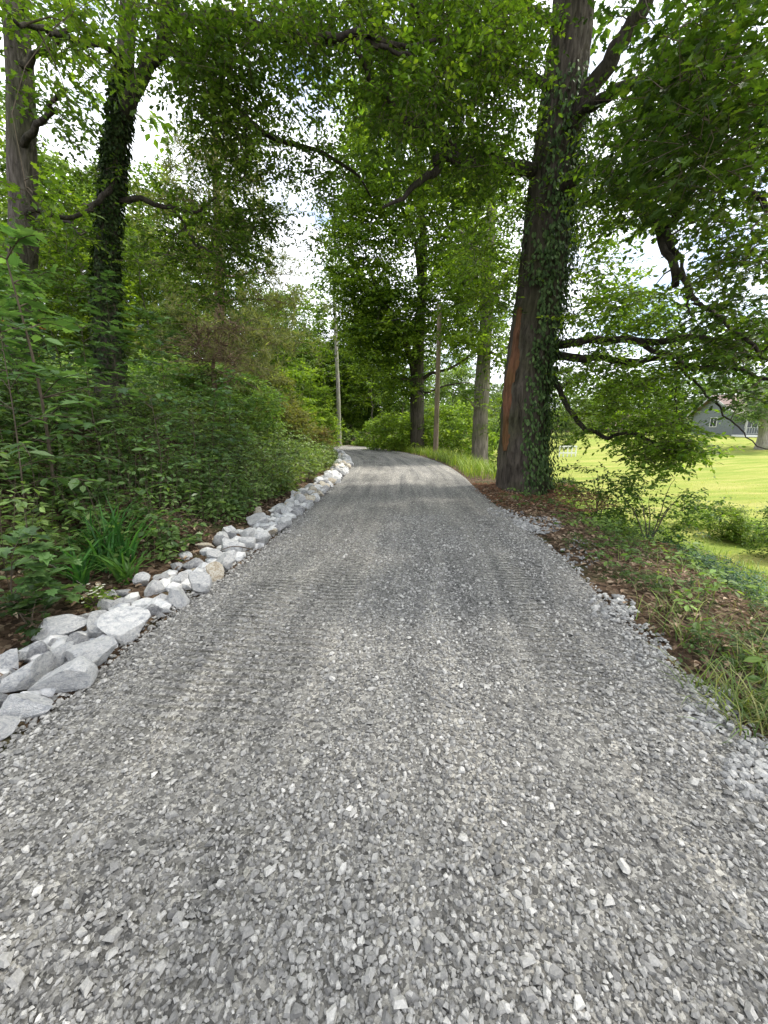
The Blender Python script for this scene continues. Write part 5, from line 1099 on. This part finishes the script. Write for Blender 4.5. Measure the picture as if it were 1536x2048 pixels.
# ================================================================== grey house beyond the lawn
M_RAIL = flat_mat('grey_rail', (.36, .37, .37), .7, .1); M_SIDING = flat_mat('grey_siding', (.15, .17, .18), .75, .12, 6); M_WHITE = flat_mat('white_trim', (.72, .72, .70), .6, .06); M_ROOF = flat_mat('brown_shingle', (.15, .105, .09), .9, .3, 20, .3)  # rails, posts and rake boards: one even grey, duller than the trim
M_GLASS = flat_mat('window_glass', (.04, .05, .06), .08, .1); M_DARK = flat_mat('dark_interior', (.03, .03, .03), .8)
hb = P(1462, 875, 46.5); hz = g1(hb[0], hb[1]) - .05; hb = np.array([hb[0], hb[1], hz])
house = empty('grey_house', hb, 'single storey grey sided house with a brown roof at the top of the lawn', 'house')
dv = np.array([.66, .75]); rr_ = np.array([.75, -.66]); A_ = radians(30); e1 = rr_ * cos(A_) + dv * sin(A_); e2 = -rr_ * sin(A_) + dv * cos(A_)
house.rotation_euler = (0, 0, math.atan2(e1[1], e1[0]))       # local x along the porch front, local y along the gable end
HL, HW, HH, HR = 15.0, 8.6, 2.9, 2.0
wm = MB(); wm.box(.12, HL - .1, .1, HW - .1, 0, HH)
wm.add([(.1, .1, HH), (.1, HW - .1, HH), (.1, HW / 2, HH + HR - .1), (HL - .1, .1, HH), (HL - .1, HW - .1, HH), (HL - .1, HW / 2, HH + HR - .1)], [(0, 2, 1), (3, 4, 5), (0, 3, 5, 2), (1, 2, 5, 4)])
wm.build('wall', M_SIDING, house)
bm_ = []
nb = 24
sid = {}
for k in range(nb):                                            # lapped boards on the gable end
    z0 = k * .2; z1 = z0 + .205
    half = HW / 2 if z0 < HH else (HW / 2) * max(0, 1 - (z0 + .1 - HH) / HR)
    if half < .4: continue
    m = MB(); y0_, y1_ = HW / 2 - half, HW / 2 + half
    m.add([(.09, y0_, z0), (.09, y1_, z0), (.045, y0_, z0), (.045, y1_, z0), (.078, y0_, z1), (.078, y1_, z1), (.11, y0_, z1), (.11, y1_, z1)], [(2, 3, 5, 4)[::-1], (0, 1, 3, 2)[::-1], (4, 5, 7, 6)[::-1], (0, 2, 4, 6)[::-1], (1, 7, 5, 3)[::-1]])
    m.build('siding_board', M_SIDING, house)
fr_b = MB(); fr_b.box(0, 1, 0, .022, 0, .195)
bme = fr_b.build('siding_board', M_SIDING, link=False)
for k in range(14):
    o = bpy.data.objects.new('siding_board', bme); COL.objects.link(o); o.parent = house; o.location = (.12, .07, k * .2); o.scale = (HL - .2, 1, 1); o.rotation_euler = (radians(-3), 0, 0)
def slope(side):
    m = MB(); y_e = -.55 if side == 0 else HW + .55; s_ = HR / (HW / 2); ze = HH - .55 * s_
    for z_o in (0,):
        m.add([(-.45, y_e, ze), (HL + .4, y_e, ze), (HL + .4, HW / 2, HH + HR), (-.45, HW / 2, HH + HR), (-.45, y_e, ze + .16), (HL + .4, y_e, ze + .16), (HL + .4, HW / 2, HH + HR + .16), (-.45, HW / 2, HH + HR + .16)],
              [(0, 1, 2, 3), (4, 7, 6, 5), (0, 4, 5, 1), (1, 5, 6, 2), (0, 3, 7, 4)])
    m.build('roof_slope', M_ROOF, house)
slope(0); slope(1)
for s_ in (0, 1):
    m = MB(); y_e = -.56 if s_ == 0 else HW + .56; ze = HH - .55 * HR / (HW / 2)
    m.add([(-.5, y_e, ze - .06), (-.5, HW / 2, HH + HR - .06), (-.5, HW / 2, HH + HR + .15), (-.5, y_e, ze + .15), (-.455, y_e, ze - .06), (-.455, HW / 2, HH + HR - .06), (-.455, HW / 2, HH + HR + .15), (-.455, y_e, ze + .15)],
          [(0, 1, 2, 3), (4, 7, 6, 5), (0, 3, 7, 4), (3, 2, 6, 7), (0, 4, 5, 1)]); m.build('rake_board', M_RAIL, house)
m = MB(); m.box(-.4, HL + .35, -.60, -.555, HH - .36, HH - .12); m.build('fascia', M_WHITE, house)
def window(x0, x1, y0, y1, z0, z1, axis):
    f = MB(); t = .07
    if axis == 'x':     # on the gable end, facing -x
        for (a, b_, c, d) in [(y0, y1, z0, z0 + t), (y0, y1, z1 - t, z1), (y0, y0 + t, z0 + t, z1 - t), (y1 - t, y1, z0 + t, z1 - t), ((y0 + y1) / 2 - .025, (y0 + y1) / 2 + .025, z0 + t, z1 - t)]: f.box(-.01, .05, a, b_, c, d)
    else:
        for (a, b_, c, d) in [(x0, x1, z0, z0 + t), (x0, x1, z1 - t, z1), (x0, x0 + t, z0 + t, z1 - t), (x1 - t, x1, z0 + t, z1 - t), ((x0 + x1) / 2 - .025, (x0 + x1) / 2 + .025, z0 + t, z1 - t)]: f.box(a, b_, -.01, .06, c, d)
    w_ = f.build('window', M_WHITE, house); g = MB()
    if axis == 'x': g.box(.015, .035, y0 + t, y1 - t, z0 + t, z1 - t)
    else: g.box(x0 + t, x1 - t, .01, .04, z0 + t, z1 - t)
    g.build('pane', M_GLASS, w_)
window(0, 0, 3.2, 4.6, 1.1, 2.3, 'x')
for x0_ in (1.2, 3.6, 9.6, 11.6): window(x0_, x0_ + 1.3, 0, 0, 1.0, 2.2, 'y')
m = MB(); m.box(6.3, 7.3, -.01, .05, .25, 2.35); d_ = m.build('door', M_WHITE, house); m = MB(); m.tube([(7.2, -.03, 1.2), (7.2, -.08, 1.2)], [.03, .04], 8); m.build('handle', M_METAL, d_)
m = MB(); m.box(0, HL, -2.2, .0, .0, .22); m.build('porch_floor', M_WHITE, house)
for k in range(7):
    m = MB(); xk = .06 + k * (HL - .12) / 6; m.box(xk - .06, xk + .06, -2.16, -2.04, .22, 1.15 if k % 2 else 2.35); m.build('porch_post', M_RAIL, house)
m = MB(); m.box(0, HL, -2.13, -2.07, 1.0, 1.07); m.build('railing', M_RAIL, house)
m = MB(); m.box(0, HL, -2.125, -2.075, .34, .40); m.build('railing', M_RAIL, house)
bal = MB(); bal.box(-.02, .02, -2.12, -2.08, .40, 1.0); bme = bal.build('baluster', M_RAIL, link=False)
for k in range(60):
    o = bpy.data.objects.new('baluster', bme); COL.objects.link(o); o.parent = house; o.location = (.2 + k * (HL - .4) / 60, 0, 0)
m = MB(); m.add([(-.3, -2.5, 2.32), (HL + .3, -2.5, 2.32), (HL + .3, -.61, 2.62), (-.3, -.61, 2.62), (-.3, -2.5, 2.42), (HL + .3, -2.5, 2.42), (HL + .3, -.61, 2.72), (-.3, -.61, 2.72)], [(0, 1, 2, 3)[::-1], (4, 5, 6, 7), (0, 1, 5, 4), (1, 2, 6, 5), (3, 0, 4, 7), (2, 3, 7, 6)]); m.build('porch_roof', M_ROOF, house)
m = MB(); m.tube([(3.2, HW / 2 - .8, HH + HR - .5), (3.2, HW / 2 - .8, HH + HR + .7)], [.07, .07], 10); m.build('vent_pipe', M_DARK, house, True)

# timber building at the far left edge, behind the far left tree
M_TIMBER = flat_mat('pale_timber', (.46, .33, .20), .7, .25, 5); M_ORANGE = flat_mat('orange_timber', (.62, .25, .06), .65, .2, 6)
cb = P(78, 745, 17.0); cb = np.array([cb[0], cb[1], g1(cb[0], cb[1])]); cabin = empty('timber_cabin', cb, 'pale timber building with orange eaves glimpsed behind the far left tree', 'building'); cabin.rotation_euler = (0, 0, radians(52))
hz_ = P(40, 655, 17)[2] - cb[2]
m = MB(); m.box(-6, -.05, .03, 5, -.3, hz_); m.build('wall', M_TIMBER, cabin)
bme = MB(); bme.box(-6, 0, -.02, .03, 0, .17); bme = bme.build('plank', M_TIMBER, link=False)
for k in range(int(hz_ / .18)):
    o = bpy.data.objects.new('plank', bme); COL.objects.link(o); o.parent = cabin; o.location = (0, 0, k * .18)
m = MB(); m.box(-6.4, .35, -.62, -.56, hz_ - .1, hz_ + .38); m.build('eave_board', M_ORANGE, cabin)
m = MB(); m.box(-.02, .12, -.05, .12, -.3, hz_ - .01); m.build('corner_post', M_ORANGE, cabin)
m = MB(); m.add([(-6.4, -.55, hz_ + .02), (.35, -.55, hz_ + .02), (.35, 2.5, hz_ + 1.5), (-6.4, 2.5, hz_ + 1.5), (-6.4, -.55, hz_ + .12), (.35, -.55, hz_ + .12), (.35, 2.5, hz_ + 1.6), (-6.4, 2.5, hz_ + 1.6)], [(0, 3, 2, 1), (4, 5, 6, 7), (0, 1, 5, 4), (1, 2, 6, 5), (2, 3, 7, 6), (3, 0, 4, 7)]); m.build('roof', M_ROOF, cabin)

# small pen on the far lawn
q = P(1118, 912, 36); q = np.array([q[0], q[1], g1(q[0], q[1])]); pen = empty('garden_pen', q, 'small white railed pen on the lawn seen just right of the huge oak trunk', 'fence')
for k in range(5):
    m = MB(); m.box(k * .38 - .04, k * .38 + .04, -.04, .04, -.1, .95); m.build('post', M_WHITE, pen)
for z_ in (.25, .85):
    m = MB(); m.box(-.05, 1.57, -.07, -.042, z_, z_ + .12); m.build('rail', M_WHITE, pen)
